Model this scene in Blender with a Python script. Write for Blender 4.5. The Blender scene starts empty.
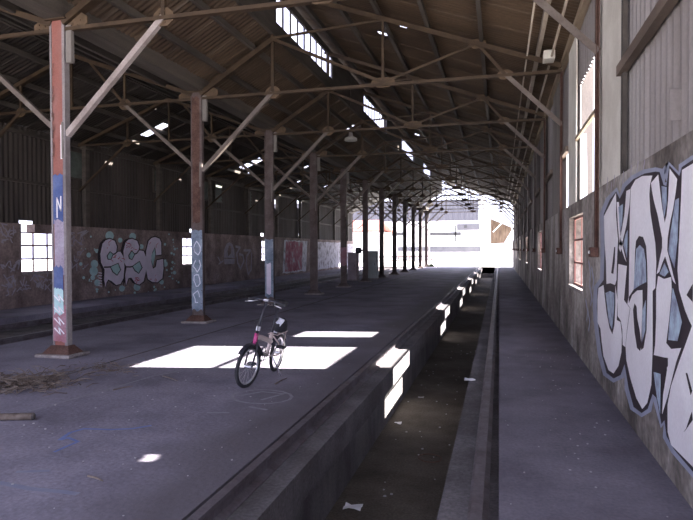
import bpy, bmesh, math, random
from mathutils import Vector, Matrix
from mathutils.geometry import tessellate_polygon
random.seed(7)
SC = bpy.context.scene
COL = SC.collection

# ------------------------------------------------------------------ camera
F, YAW, PIT, ROLL, EYE = 578.7, .2584, .0183, -.0025, 1.6
cam_d = bpy.data.cameras.new('camera'); cam = bpy.data.objects.new('camera', cam_d); COL.objects.link(cam)
cam_d.sensor_width = 36; cam_d.lens = F / 693 * 36; cam_d.clip_end = 2000; cam_d.clip_start = .05
cam.matrix_world = (Matrix.Translation((0, 0, EYE)) @ Matrix.Rotation(YAW, 4, 'Z') @
                    Matrix.Rotation(math.pi / 2 - PIT, 4, 'X') @ Matrix.Rotation(ROLL, 4, 'Z'))
SC.camera = cam
ROT = cam.matrix_world.to_3x3()

def hit(u, v, ax, val):
    """point of the plane axis=val that the photograph shows at pixel u, v"""
    r = ROT @ Vector(((u - 346.5) / F, -(v - 260) / F, -1))
    o = Vector((0, 0, EYE)); i = 'XYZ'.index(ax)
    return o + r * ((val - o[i]) / r[i])

# ------------------------------------------------------------------ measures
XL, XR, XC, XW = -13.14, 1.15, -6.53, 1.2      # left wall, right masonry, column row, right cladding
T0, BAY, NT = 7.51, 4.185, 12
YT = [T0 + BAY * k for k in range(NT)]
YN, YF = -1.0, 53.9                              # near and far end of the shed
ZT = 4.96                                        # truss tie height
ZB = 2.33                                        # top of the masonry
def z_right(x): return 5.26 + .36 * (1.126 - x)   # right roof sheet
def z_short(x): return 5.38 + .56 * (x + 6.35)    # short slope up to the clerestory
def z_lg(x): return 6.42 - .39 * abs(x + 9.83)    # left gable
XCL = -4.72                                       # clerestory plane

# ------------------------------------------------------------------ materials
def mat(name, cols, scale=3., rough=.85, bump=.0, metal=0., stretch=(1, 1, 1), detail=6., lo=.35, hi=.65, fine=0., fine_scale=40.):
    m = bpy.data.materials.new(name); m.use_nodes = True
    nt = m.node_tree; N = nt.nodes; Lk = nt.links
    b = N['Principled BSDF']; b.inputs['Roughness'].default_value = rough; b.inputs['Metallic'].default_value = metal
    if len(cols) == 1 and not bump:
        b.inputs['Base Color'].default_value = (*cols[0], 1); return m
    tc = N.new('ShaderNodeTexCoord'); mp = N.new('ShaderNodeMapping'); mp.inputs['Scale'].default_value = stretch
    Lk.new(tc.outputs['Object'], mp.inputs['Vector'])
    nz = N.new('ShaderNodeTexNoise'); nz.inputs['Scale'].default_value = scale; nz.inputs['Detail'].default_value = detail
    nz.inputs['Roughness'].default_value = .62
    Lk.new(mp.outputs['Vector'], nz.inputs['Vector'])
    cr = N.new('ShaderNodeValToRGB'); e = cr.color_ramp.elements
    n = len(cols)
    e[0].position = lo; e[0].color = (*cols[0], 1); e[1].position = hi; e[1].color = (*cols[-1], 1)
    for i in range(1, n - 1):
        q = e.new(lo + (hi - lo) * i / (n - 1)); q.color = (*cols[i], 1)
    Lk.new(nz.outputs['Fac'], cr.inputs['Fac'])
    out = cr.outputs['Color']
    if fine:
        n2 = N.new('ShaderNodeTexNoise'); n2.inputs['Scale'].default_value = fine_scale; n2.inputs['Detail'].default_value = 3
        Lk.new(tc.outputs['Object'], n2.inputs['Vector'])
        mr = N.new('ShaderNodeMapRange'); mr.inputs['From Min'].default_value = .3; mr.inputs['From Max'].default_value = .7
        mr.inputs['To Min'].default_value = 1 - fine; mr.inputs['To Max'].default_value = 1 + fine
        Lk.new(n2.outputs['Fac'], mr.inputs['Value'])
        mx = N.new('ShaderNodeMix'); mx.data_type = 'RGBA'; mx.blend_type = 'MULTIPLY'; mx.inputs['Factor'].default_value = 1
        Lk.new(out, mx.inputs['A']); Lk.new(mr.outputs['Result'], mx.inputs['B']); out = mx.outputs['Result']
    Lk.new(out, b.inputs['Base Color'])
    if bump:
        bp = N.new('ShaderNodeBump'); bp.inputs['Strength'].default_value = bump; bp.inputs['Distance'].default_value = .02
        n3 = N.new('ShaderNodeTexNoise'); n3.inputs['Scale'].default_value = 25; n3.inputs['Detail'].default_value = 5
        Lk.new(tc.outputs['Object'], n3.inputs['Vector'])
        Lk.new(n3.outputs['Fac'], bp.inputs['Height']); Lk.new(bp.outputs['Normal'], b.inputs['Normal'])
    return m

M = {}
M['floor'] = mat('worn_concrete', [(0.146, 0.133, 0.173), (0.213, 0.197, 0.251), (0.266, 0.248, 0.311)], .9, .8, .25, fine=.18, fine_scale=30)
M['walk'] = mat('dusty_concrete', [(0.108, 0.099, 0.126), (0.151, 0.14, 0.176), (0.188, 0.175, 0.213)], 1.3, .85, .25, fine=.15, fine_scale=40)
M['dirt'] = mat('dark_dirt', [(.05, .045, .045), (.09, .08, .08), (.14, .125, .12)], 2.5, .95, .6, fine=.3)
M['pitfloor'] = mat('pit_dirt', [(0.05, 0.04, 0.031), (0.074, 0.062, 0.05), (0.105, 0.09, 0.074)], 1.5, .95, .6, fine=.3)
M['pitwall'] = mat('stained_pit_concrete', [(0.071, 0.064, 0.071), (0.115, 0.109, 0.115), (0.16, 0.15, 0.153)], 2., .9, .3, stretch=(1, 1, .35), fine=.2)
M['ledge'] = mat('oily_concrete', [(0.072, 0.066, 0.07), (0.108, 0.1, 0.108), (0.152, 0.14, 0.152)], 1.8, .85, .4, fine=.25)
M['rail'] = mat('rusty_rail', [(0.091, 0.074, 0.081), (0.133, 0.115, 0.128), (0.168, 0.155, 0.178)], 4, .55, .15, metal=.3, fine=.15)
M['masonR'] = mat('patchy_plaster', [(.07, .058, .05), (.15, .128, .115), (.24, .21, .19), (.38, .35, .325), (.42, .39, .365)], 1.15, .9, .4, stretch=(1, 1, .6), detail=9., lo=.36, hi=.66, fine=.3, fine_scale=14)
M['masonL'] = mat('grimy_plaster', [(0.12, 0.084, 0.078), (0.204, 0.151, 0.143), (0.3, 0.23, 0.218), (0.396, 0.319, 0.308)], 1.3, .92, .35, stretch=(1, 1, .8), lo=.3, hi=.72, fine=.25, fine_scale=18)
M['sheetR'] = mat('grey_corrugated_metal', [(0.194, 0.17, 0.162), (0.242, 0.217, 0.212), (0.282, 0.261, 0.255)], 1.2, .6, .05, stretch=(1, 1, .25), fine=.08)
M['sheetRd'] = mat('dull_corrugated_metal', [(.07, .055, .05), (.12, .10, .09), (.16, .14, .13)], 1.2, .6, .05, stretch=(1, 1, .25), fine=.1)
M['sheetL'] = mat('brown_corrugated_metal', [(0.029, 0.021, 0.019), (0.048, 0.037, 0.032), (0.069, 0.055, 0.048)], 1.2, .65, .05, stretch=(1, 1, .2), fine=.12)
M['roof'] = mat('rusted_roof_sheet', [(0.037, 0.021, 0.012), (0.062, 0.039, 0.022), (0.099, 0.063, 0.037)], 1.1, .6, .05, stretch=(.22, 1, 1), lo=.3, hi=.7, fine=.12, fine_scale=12)
M['roof_shaded'] = mat('shaded_roof_sheet', [(0.016, 0.013, 0.01), (0.029, 0.022, 0.018), (0.048, 0.038, 0.032)], 1.1, .6, .05, stretch=(.22, 1, 1), fine=.12, fine_scale=12)  # darker copy of the roof sheet, left gable's shade put into its colour
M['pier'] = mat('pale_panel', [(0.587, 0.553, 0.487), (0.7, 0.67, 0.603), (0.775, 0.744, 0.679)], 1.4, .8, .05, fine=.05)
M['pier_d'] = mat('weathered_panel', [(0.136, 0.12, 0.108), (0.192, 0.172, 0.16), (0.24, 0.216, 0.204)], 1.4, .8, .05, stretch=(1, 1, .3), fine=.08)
M['wood'] = mat('old_timber', [(.20, .155, .10), (.30, .235, .16), (.37, .30, .22)], 3, .8, .2, stretch=(1, .15, 1), fine=.1)
M['girt'] = mat('brown_girt', [(.10, .072, .055), (.15, .11, .085), (.2, .155, .12)], 3, .75, .1, stretch=(1, .2, 1), fine=.1)
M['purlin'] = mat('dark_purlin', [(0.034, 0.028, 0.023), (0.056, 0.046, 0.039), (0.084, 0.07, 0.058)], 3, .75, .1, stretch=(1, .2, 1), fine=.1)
M['purlin_l'] = mat('pale_purlin', [(.22, .18, .14), (.33, .28, .23), (.42, .37, .31)], 3, .7, .1, stretch=(1, .3, 1), fine=.1)
M['beam'] = mat('weathered_beam', [(0.048, 0.038, 0.032), (0.078, 0.064, 0.053), (0.112, 0.092, 0.078)], 2.2, .8, .2, stretch=(2, .15, 3), lo=.3, hi=.7, fine=.15)
M['truss'] = mat('rusty_truss_steel', [(0.033, 0.018, 0.009), (0.052, 0.03, 0.015), (0.07, 0.043, 0.023)], 3, .65, .08, metal=.2, fine=.12)
M['brace'] = mat('greyish_brace_steel', [(0.103, 0.079, 0.067), (0.143, 0.114, 0.099), (0.171, 0.143, 0.124)], 3, .65, .08, metal=.2, fine=.1)
M['brace_lit'] = mat('lit_brace_steel', [(.22, .18, .165), (.3, .25, .235), (.36, .31, .295)], 3, .65, .08, metal=.2, fine=.1)  # lighter copy of the brace steel, brightness of the near light painted in
M['gusset'] = mat('gusset_steel', [(0.063, 0.037, 0.019), (0.088, 0.054, 0.029), (0.118, 0.075, 0.044)], 6, .65, .08, metal=.2)
M['colsteel'] = mat('brown_column_steel', [(0.068, 0.046, 0.043), (0.104, 0.076, 0.072), (0.144, 0.116, 0.112)], 2.5, .7, .08, metal=.15, fine=.12)
M['colred'] = mat('faded_red_paint', [(0.215, 0.071, 0.056), (0.247, 0.09, 0.073), (0.257, 0.119, 0.106)], 2.5, .7, .05, stretch=(1, 1, .4), fine=.1)
M['colgrey'] = mat('pale_grey_steel', [(0.165, 0.143, 0.146), (0.217, 0.191, 0.195), (0.255, 0.229, 0.236)], 2.5, .7, .05, fine=.1)
M['colblue'] = mat('blue_paint', [(0.042, 0.07, 0.21), (0.063, 0.098, 0.252), (0.105, 0.14, 0.294)], 3, .7, fine=.1)
M['collav'] = mat('lavender_paint', [(0.247, 0.195, 0.27), (0.315, 0.27, 0.345), (0.36, 0.33, 0.413)], 5, .7, fine=.1)
M['colpink'] = mat('pink_paint', [(0.3, 0.12, 0.15), (0.338, 0.165, 0.203), (0.345, 0.225, 0.27)], 5, .7, fine=.1)
M['colwash'] = mat('bluish_wash', [(.12, .16, .22), (.2, .25, .33), (.3, .34, .42)], 5, .7, fine=.1)
M['rust'] = mat('deep_rust', [(0.064, 0.03, 0.022), (0.098, 0.049, 0.038), (0.128, 0.071, 0.056)], 5, .9, .4, fine=.2)
M['concrete_p'] = mat('footing_concrete', [(.20, .17, .165), (.28, .245, .24), (.34, .31, .31)], 6, .9, .5, fine=.2)
M['white'] = mat('white_paint', [(0.77, 0.738, 0.78), (0.853, 0.832, 0.874)], 2., .75, fine=.04)
M['black'] = mat('dark_paint', [(0.018, 0.011, 0.018), (0.03, 0.018, 0.028)], 3, .75)
M['outline'] = mat('grey_blue_paint', [(.25, .27, .36), (.34, .36, .47)], 4, .75)
M['fillblue'] = mat('blue_grey_fill_paint', [(.2, .21, .3), (.34, .40, .52), (.45, .58, .68)], 7, .75)
M['lav'] = mat('lilac_paint', [(0.688, 0.613, 0.725), (0.825, 0.75, 0.875)], 3, .8)
M['teal'] = mat('pale_teal_paint', [(0.351, 0.546, 0.572), (0.494, 0.689, 0.702)], 5, .8)
M['red'] = mat('red_spray', [(.5, .07, .13)], 1)
M['faint'] = mat('faded_lilac_spray', [(.30, .27, .33), (.40, .37, .43)], 5, .85)
M['whitewash'] = mat('flaking_whitewash', [(.2, .19, .21), (.5, .49, .55), (.62, .61, .68)], 2.6, .9, .2, lo=.36, hi=.56, fine=.15)
M['pinkwash'] = mat('pink_mural_paint', [(.40, .36, .4), (.36, .13, .18), (.26, .07, .11)], 1.6, .9, .1, lo=.36, hi=.6, fine=.2)
M['bluespray'] = mat('blue_floor_spray', [(.12, .16, .36), (.16, .22, .46)], 6, .8)
M['bluescuff'] = mat('worn_blue_spray', [(.17, .18, .27), (.22, .23, .3)], 8, .8)
M['chalk'] = mat('chalk_marks', [(0.218, 0.211, 0.242), (0.296, 0.289, 0.328)], 10, .9)
M['frame'] = mat('red_brown_window_steel', [(.20, .085, .075), (.27, .13, .115)], 6, .7)
M['framel'] = mat('pale_mullion_steel', [(0.252, 0.24, 0.258), (0.3, 0.288, 0.312)], 6, .6)
M['louvre'] = mat('greenish_louvre', [(0.077, 0.088, 0.077), (0.121, 0.138, 0.121)], 4, .7)
M['ground'] = mat('bleached_ground', [(.56, .53, .5), (.66, .64, .61), (.72, .70, .68)], .5, .95, .2, fine=.1, fine_scale=4)
M['bw'] = mat('white_rendered_wall', [(.70, .69, .70), (.78, .77, .79)], .4, .85)
M['bg'] = mat('lilac_grey_cladding', [(0.075, 0.075, 0.095), (0.095, 0.095, 0.117)], .5, .7, stretch=(4, 1, .2))
M['bd'] = mat('shadow_grey_render', [(0.085, 0.085, 0.1), (0.115, 0.115, 0.13)], .6, .85)
M['bb'] = mat('brown_boards', [(.05, .03, .018), (.09, .06, .04), (.14, .10, .07)], 1.2, .85, stretch=(3, 1, .6))
M['btile'] = mat('red_roof_tile', [(0.225, 0.085, 0.07), (0.275, 0.125, 0.11)], 2, .85)
M['tyre'] = mat('black_rubber', [(.025, .025, .03), (.04, .04, .045)], 9, .75)
M['alloy'] = mat('bright_alloy', [(.62, .62, .66), (.75, .75, .8)], 9, .3, metal=.8)
M['bikeframe'] = mat('pearl_frame_paint', [(.62, .5, .48), (.7, .58, .56)], 9, .35)
M['bikepink'] = mat('magenta_frame_paint', [(.5, .06, .22), (.56, .09, .27)], 9, .35)
M['bikeblack'] = mat('black_bike_paint', [(.02, .02, .03), (.035, .035, .05)], 9, .4)
M['cloth_w'] = mat('white_cloth', [(.66, .68, .8), (.78, .8, .88)], 14, .85)
M['cloth_b'] = mat('black_nylon', [(.018, .018, .024), (.03, .03, .038)], 20, .8, .2)
M['twig'] = mat('dry_twigs', [(0.096, 0.072, 0.06), (0.156, 0.122, 0.102), (0.216, 0.174, 0.15)], 12, .9)
M['paper'] = mat('white_paper', [(.62, .62, .66), (.75, .75, .8)], 10, .8)
M['stone'] = mat('pale_grit', [(.3, .29, .31), (.42, .41, .43)], 10, .9)
M['cabp'] = mat('mauve_cabinet_paint', [(0.289, 0.238, 0.264), (0.408, 0.34, 0.365)], 3, .7, fine=.1)
M['cabg'] = mat('grey_green_cabinet_paint', [(0.34, 0.374, 0.374), (0.476, 0.51, 0.51)], 3, .7, fine=.1)
M['enamel'] = mat('grey_enamel', [(.3, .28, .27), (.4, .38, .36)], 6, .45)
M['green'] = mat('dusty_green', [(.03, .05, .02), (.06, .09, .035)], 12, .9)
M['dark'] = mat('dark_interior', [(.05, .05, .055), (.07, .07, .075)], 2, .9)
gl = bpy.data.materials.new('dusty_glass'); gl.use_nodes = True
_n = gl.node_tree.nodes; _l = gl.node_tree.links
_n.remove(_n['Principled BSDF'])
_t = _n.new('ShaderNodeBsdfTransparent'); _t.inputs['Color'].default_value = (.93, .93, .97, 1)
_g = _n.new('ShaderNodeBsdfGlossy'); _g.inputs['Roughness'].default_value = .1
_x = _n.new('ShaderNodeMixShader'); _x.inputs['Fac'].default_value = .06
_l.new(_t.outputs[0], _x.inputs[1]); _l.new(_g.outputs[0], _x.inputs[2]); _l.new(_x.outputs[0], _n['Material Output'].inputs['Surface'])
M['glass'] = gl

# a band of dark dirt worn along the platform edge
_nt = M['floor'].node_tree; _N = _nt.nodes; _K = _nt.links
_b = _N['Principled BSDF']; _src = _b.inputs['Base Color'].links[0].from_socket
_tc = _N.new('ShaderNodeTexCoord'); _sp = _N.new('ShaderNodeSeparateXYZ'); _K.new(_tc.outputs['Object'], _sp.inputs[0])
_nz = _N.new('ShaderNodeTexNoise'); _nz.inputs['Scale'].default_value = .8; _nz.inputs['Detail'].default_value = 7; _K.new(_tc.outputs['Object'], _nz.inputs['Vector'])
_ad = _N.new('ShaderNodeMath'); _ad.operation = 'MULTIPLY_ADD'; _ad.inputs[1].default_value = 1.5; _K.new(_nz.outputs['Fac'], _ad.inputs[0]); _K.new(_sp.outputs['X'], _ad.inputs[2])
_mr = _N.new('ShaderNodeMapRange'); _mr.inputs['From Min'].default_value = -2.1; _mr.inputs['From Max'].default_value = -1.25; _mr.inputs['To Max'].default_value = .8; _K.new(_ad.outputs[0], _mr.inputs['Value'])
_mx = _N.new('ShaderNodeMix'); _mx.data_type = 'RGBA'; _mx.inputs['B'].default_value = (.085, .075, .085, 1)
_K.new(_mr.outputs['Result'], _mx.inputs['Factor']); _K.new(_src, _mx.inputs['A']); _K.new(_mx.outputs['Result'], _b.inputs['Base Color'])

# ------------------------------------------------------------------ mesh builder
class MB:
    def __init__(s): s.v = []; s.f = []
    def add(s, vs, fs):
        o = len(s.v); s.v += [Vector(p) for p in vs]; s.f += [tuple(i + o for i in q) for q in fs]; return s
    def box(s, a, b):
        x0, y0, z0 = a; x1, y1, z1 = b
        x0, x1 = min(x0, x1), max(x0, x1); y0, y1 = min(y0, y1), max(y0, y1); z0, z1 = min(z0, z1), max(z0, z1)
        return s.add([(x0, y0, z0), (x1, y0, z0), (x1, y1, z0), (x0, y1, z0), (x0, y0, z1), (x1, y0, z1), (x1, y1, z1), (x0, y1, z1)],
                     [(3, 2, 1, 0), (4, 5, 6, 7), (0, 1, 5, 4), (1, 2, 6, 5), (2, 3, 7, 6), (3, 0, 4, 7)])
    def prism(s, prof, p, q, up=(0, 0, 1)):
        """profile (list of 2-D points) swept from p to q"""
        p, q = Vector(p), Vector(q); d = (q - p).normalized(); up = Vector(up)
        if abs(d.dot(up)) > .99: up = Vector((0, 1, 0))
        a = d.cross(up).normalized(); b = a.cross(d).normalized()
        n = len(prof)
        vs = [p + a * x + b * y for x, y in prof] + [q + a * x + b * y for x, y in prof]
        fs = [(i, (i + 1) % n, n + (i + 1) % n, n + i) for i in range(n)]
        o = len(s.v); s.v += vs; s.f += [tuple(i + o for i in f) for f in fs]
        for t in tessellate_polygon([[Vector((x, y, 0)) for x, y in prof]]):
            s.f.append(tuple(i + o for i in t)); s.f.append(tuple(i + o + n for i in reversed(t)))
        return s
    def bar(s, p, q, w, h, up=(0, 0, 1)):
        return s.prism([(-w / 2, -h / 2), (w / 2, -h / 2), (w / 2, h / 2), (-w / 2, h / 2)], p, q, up)
    def angle(s, p, q, w, t=.012, up=(0, 1, 0)):
        """rolled steel angle (L) section"""
        h = w / 2
        return s.prism([(-h, -h), (h, -h), (h, -h + t), (-h + t, -h + t), (-h + t, h), (-h, h)], p, q, up)
    def tube(s, pts, r, n=8, caps=True):
        pts = [Vector(p) for p in pts]; rs = r if isinstance(r, (list, tuple)) else [r] * len(pts)
        o = len(s.v); prev = None
        for i, p in enumerate(pts):
            d = (pts[min(i + 1, len(pts) - 1)] - pts[max(i - 1, 0)]).normalized()
            ref = Vector((0, 0, 1)) if abs(d.z) < .9 else Vector((0, 1, 0))
            a = d.cross(ref).normalized()
            if prev is not None and a.dot(prev) < 0: a = -a
            prev = a; b = d.cross(a)
            for k in range(n):
                t = 2 * math.pi * k / n
                s.v.append(p + (a * math.cos(t) + b * math.sin(t)) * rs[i])
        for i in range(len(pts) - 1):
            for k in range(n):
                s.f.append((o + i * n + k, o + i * n + (k + 1) % n, o + (i + 1) * n + (k + 1) % n, o + (i + 1) * n + k))
        if caps:
            s.f.append(tuple(o + k for k in reversed(range(n)))); s.f.append(tuple(o + (len(pts) - 1) * n + k for k in range(n)))
        return s
    def torus(s, c, axis, R, r, n=36, m=8):
        c, ax = Vector(c), Vector(axis).normalized()
        a = ax.orthogonal().normalized(); b = ax.cross(a); o = len(s.v)
        for i in range(n):
            t = 2 * math.pi * i / n; d = a * math.cos(t) + b * math.sin(t)
            for k in range(m):
                q = 2 * math.pi * k / m
                s.v.append(c + d * (R + r * math.cos(q)) + ax * r * math.sin(q))
        for i in range(n):
            for k in range(m):
                s.f.append((o + i * m + k, o + ((i + 1) % n) * m + k, o + ((i + 1) % n) * m + (k + 1) % m, o + i * m + (k + 1) % m))
        return s
    def disc(s, c, axis, R, h, n=16):
        c, ax = Vector(c), Vector(axis).normalized()
        return s.tube([c - ax * h / 2, c + ax * h / 2], R, n)
    def lathe(s, c, prof, n=24):
        """prof: list of (radius, z)"""
        c = Vector(c); o = len(s.v)
        for r, z in prof:
            for k in range(n):
                t = 2 * math.pi * k / n; s.v.append(c + Vector((r * math.cos(t), r * math.sin(t), z)))
        for i in range(len(prof) - 1):
            for k in range(n):
                s.f.append((o + i * n + k, o + i * n + (k + 1) % n, o + (i + 1) * n + (k + 1) % n, o + (i + 1) * n + k))
        return s
    def poly(s, pts, depth=None):
        """flat polygon through 3-D points (concave allowed); depth = extrusion vector"""
        pts = [Vector(p) for p in pts]; n = len(pts); o = len(s.v)
        s.v += pts; tris = tessellate_polygon([pts])
        s.f += [tuple(o + i for i in t) for t in tris]
        if depth is not None:
            d = Vector(depth); s.v += [p + d for p in pts]
            s.f += [tuple(o + n + i for i in reversed(t)) for t in tris]
            s.f += [(o + i, o + (i + 1) % n, o + n + (i + 1) % n, o + n + i) for i in range(n)]
        return s
    def build(s, name, m, parent=None, origin=(0, 0, 0), smooth=False, bevel=0., solid=0.):
        me = bpy.data.meshes.new(name); o_ = Vector(origin)
        me.from_pydata([v - o_ for v in s.v], [], s.f); me.update()
        bm = bmesh.new(); bm.from_mesh(me); bmesh.ops.recalc_face_normals(bm, faces=bm.faces); bm.to_mesh(me); bm.free()
        if smooth:
            me.shade_smooth()
        o = bpy.data.objects.new(name, me); COL.objects.link(o); me.materials.append(M[m] if isinstance(m, str) else m)
        if parent is not None: o.parent = parent
        else: o.location = o_
        if bevel:
            md = o.modifiers.new('bevel', 'BEVEL'); md.width = bevel; md.segments = 2; md.limit_method = 'ANGLE'
        if solid:
            md = o.modifiers.new('solid', 'SOLIDIFY'); md.thickness = solid; md.offset = 0
        return o

def thing(name, label, cat, loc=(0, 0, 0), group=None, kind=None):
    o = bpy.data.objects.new(name, None); COL.objects.link(o); o.location = loc; o.empty_display_size = .2
    return tag(o, label, cat, group, kind)
def tag(o, label, cat, group=None, kind=None):
    o['label'] = label; o['category'] = cat
    if group: o['group'] = group
    if kind: o['kind'] = kind
    return o
def struct(o, label=None, cat=None):
    o['kind'] = 'structure'
    if label: o['label'] = label
    if cat: o['category'] = cat
    return o
def root(name, loc=(0, 0, 0)):
    o = bpy.data.objects.new(name, None); COL.objects.link(o); o.location = loc; return o
def copy_tree(o, parent=None):
    c = o.copy(); COL.objects.link(c)
    if parent is not None: c.parent = parent
    for ch in [q for q in COL.objects if q.parent == o]: copy_tree(ch, c)
    return c
ORD = ['first', 'second', 'third', 'fourth', 'fifth', 'sixth', 'seventh', 'eighth', 'ninth', 'tenth', 'eleventh', 'twelfth']

# corrugated sheeting: waves run along one axis; rectangles listed in holes are missing
def corrugated(along, a0, a1, cross, place, holes=(), pitch=.17, amp=.016, per=6, lap=.012, sheet=.92):
    """place(a, c, w): 3-D point; cross: sorted break points over the sheet"""
    n = max(2, int((a1 - a0) / pitch * per)); A = [a0 + (a1 - a0) * i / n for i in range(n + 1)]
    cr = sorted(set([round(c, 4) for c in cross] + [round(c, 4) for h in holes for c in (h[2], h[3]) if cross[0] < c < cross[-1]]))
    mb = MB(); m = len(cr)
    for a in A:
        w = amp * math.sin(2 * math.pi * a / pitch) + lap * ((a / sheet) % 1)
        for c in cr: mb.v.append(Vector(place(a, c, w)))
    for i in range(n):
        am = (A[i] + A[i + 1]) / 2
        for j in range(m - 1):
            cm = (cr[j] + cr[j + 1]) / 2
            if any(h[0] < am < h[1] and h[2] < cm < h[3] for h in holes): continue
            mb.f.append((i * m + j, (i + 1) * m + j, (i + 1) * m + j + 1, i * m + j + 1))
    return mb

# ================================================================== SETTING
def S(mb, name, m, **k): return struct(mb.build(name, m, **k))

# ---- floors
XE, XS = -1.62, -1.82      # pit wall face, platform edge
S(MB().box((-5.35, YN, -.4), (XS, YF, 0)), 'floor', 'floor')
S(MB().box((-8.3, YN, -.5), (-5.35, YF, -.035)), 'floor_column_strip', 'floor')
S(MB().box((-11.4, YN, -.6), (-8.3, YF, -.2)), 'floor_track_bed', 'dirt')
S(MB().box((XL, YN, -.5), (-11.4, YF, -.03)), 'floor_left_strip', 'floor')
S(MB().box((.0, YN, -.4), (XR, YF, 0)), 'floor_walkway', 'walk')
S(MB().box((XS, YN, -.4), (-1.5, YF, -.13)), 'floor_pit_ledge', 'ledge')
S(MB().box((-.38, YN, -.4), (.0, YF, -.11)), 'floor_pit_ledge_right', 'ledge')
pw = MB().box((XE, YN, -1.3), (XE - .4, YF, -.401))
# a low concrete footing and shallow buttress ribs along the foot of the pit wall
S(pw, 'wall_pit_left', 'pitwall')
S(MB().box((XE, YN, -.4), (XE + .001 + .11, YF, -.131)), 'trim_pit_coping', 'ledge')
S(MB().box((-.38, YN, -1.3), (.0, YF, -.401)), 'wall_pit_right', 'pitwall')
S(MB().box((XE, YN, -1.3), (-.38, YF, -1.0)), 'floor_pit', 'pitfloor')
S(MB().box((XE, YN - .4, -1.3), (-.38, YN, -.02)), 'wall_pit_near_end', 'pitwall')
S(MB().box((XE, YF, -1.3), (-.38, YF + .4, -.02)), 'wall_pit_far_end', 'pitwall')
# ---- ground outside
g = MB()
g.box((-90, YF, -.6), (60, 320, -.03)); g.box((XR + .3, -60, -.6), (60, YF, -.08)); g.box((-90, -60, -.6), (XL - .3, YF, -.08)); g.box((XL - .3, -60, -.6), (XR + .3, YN - .4, -.05))
S(g, 'ground', 'ground')

# ---- walls: masonry with window openings
def masonry(name, x0, x1, y0, y1, z0, z1, wins, m):
    mb = MB(); ys = y0
    for a, b, c, d in wins:
        if a - ys > .001: mb.box((x0, ys, z0), (x1, a, z1))
        mb.box((x0, a, z0), (x1, b, c))
        if z1 - d > .01: mb.box((x0, a, d), (x1, b, z1))
        ys = b
    mb.box((x0, ys, z0), (x1, y1, z1))
    return S(mb, name, m)
winR = [(8.85 + 8.37 * k, 10.5 + 8.37 * k, 1.0, 2.12) for k in range(6)]
winL = [(13.55, 15.2, .95, 2.13), (22.2, 23.9, .95, 2.13), (30.75, 32.3, .95, 2.13), (38.9, 39.1, 1.2, 2.1)]
winL = winL[:3]
wr = masonry('wall_right', XR, XR + .3, YN, YF, -.3, ZB, winR, 'masonR')
winLm = [(13.55, 14.05, .95, ZB + .029), (14.05, 15.2, .95, 2.13)] + winL[1:]
YLF = 52.2
wl = masonry('wall_left', XL - .3, XL, YN, YLF, -.3, ZB + .03, winLm, 'masonL')

# ---- windows: steel frames in the openings
nwin = 0
def window(x, a, b, c, d, cols, rows, m='frame', sill=None, broken=()):
    global nwin; nwin += 1
    t = .035
    fr = MB()
    fd = .012
    fr.box((x - fd, a, c), (x + fd, a + t, d)); fr.box((x - fd, b - t, c), (x + fd, b, d))
    fr.box((x - fd, a + t, c), (x + fd, b - t, c + t)); fr.box((x - fd, a + t, d - t), (x + fd, b - t, d))
    w = struct(fr.build('window_%d' % nwin, m))
    mu = MB()
    for i in range(1, cols):
        y = a + (b - a) * i / cols; bw = .05 if cols > 8 else .026 if x < -10 else .014; mu.box((x - .008, y - bw, c + t), (x + .008, y + bw, d - t))
    for j in range(1, rows):
        z = c + (d - c) * j / rows; bw = .024 if x < -10 else .016; mu.box((x - .012, a + t, z - bw), (x + .012, b - t, z + bw))
    mu.build('glazing_bar', m, w)
    if sill:
        MB().box((sill[0], a + .001, c - .05), (sill[1], b - .001, c + .004)).build('window_sill', 'concrete_p', w)
    gp = MB()
    for i in range(cols):
        for j in range(rows):
            if (i, j) in broken: continue
            y0, y1 = a + (b - a) * i / cols + .01, a + (b - a) * (i + 1) / cols - .01
            z0, z1 = c + (d - c) * j / rows + .01, c + (d - c) * (j + 1) / rows - .01
            gp.box((x - .003, y0, z0), (x + .003, y1, z1))
    if gp.v: gp.build('pane', 'glass', w)
    return w
ALLB = {(i, j) for i in range(4) for j in range(4)}
for k, (a, b, c, d) in enumerate(winR):
    window(XR + .09, a, b, c, d, 2, 3, sill=(XR - .02, XR + .3), broken=ALLB if k != 1 else {(0, 0), (1, 1), (0, 2)})
for k, (a, b, c, d) in enumerate(winL):
    window(XL - .12, a, b, c, d, 3, 3, sill=(XL - .3, XL + .02), broken={(0, 2), (2, 0)} if k == 0 else {(1, 1)})

# ---- right wall cladding (corrugated sheets, pale panels, girt)
OP1 = (8.1, 9.85, ZB, 4.18); OP2 = (10.98, 11.72, ZB, 3.4)
sun_holeY = 4.66
def pl_right(a, c, w): return (XW + .03 + w, a, c)
ztop = z_right(XW) - .03
panels = [(6.35, 7.72), (9.95, 10.98)] + [(YT[k] + .5, YT[k] + 2.4) for k in range(1, 11)]
corrugated('Y', YN, 7.7, [ZB, ZB + .3, ztop], pl_right, holes=[(sun_holeY - .07, sun_holeY + .07, 2.59, 2.645)]).build('corrugated_sheeting', 'sheetR', wr)
corrugated('Y', 7.7, 16., [ZB, 3.4, 4.18, ztop], pl_right, holes=[OP1, OP2]).build('corrugated_sheeting', 'sheetR', wr)
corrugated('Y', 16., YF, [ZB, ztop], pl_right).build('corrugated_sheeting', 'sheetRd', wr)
for k, (a, b) in enumerate(panels):
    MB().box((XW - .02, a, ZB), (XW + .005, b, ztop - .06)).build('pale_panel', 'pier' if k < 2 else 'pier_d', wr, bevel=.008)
ys = [YN, 6.35, 7.72, 9.95, 10.98] + [v for k in range(1, 11) for v in panels[2 + k - 1]] + [YF]
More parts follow.
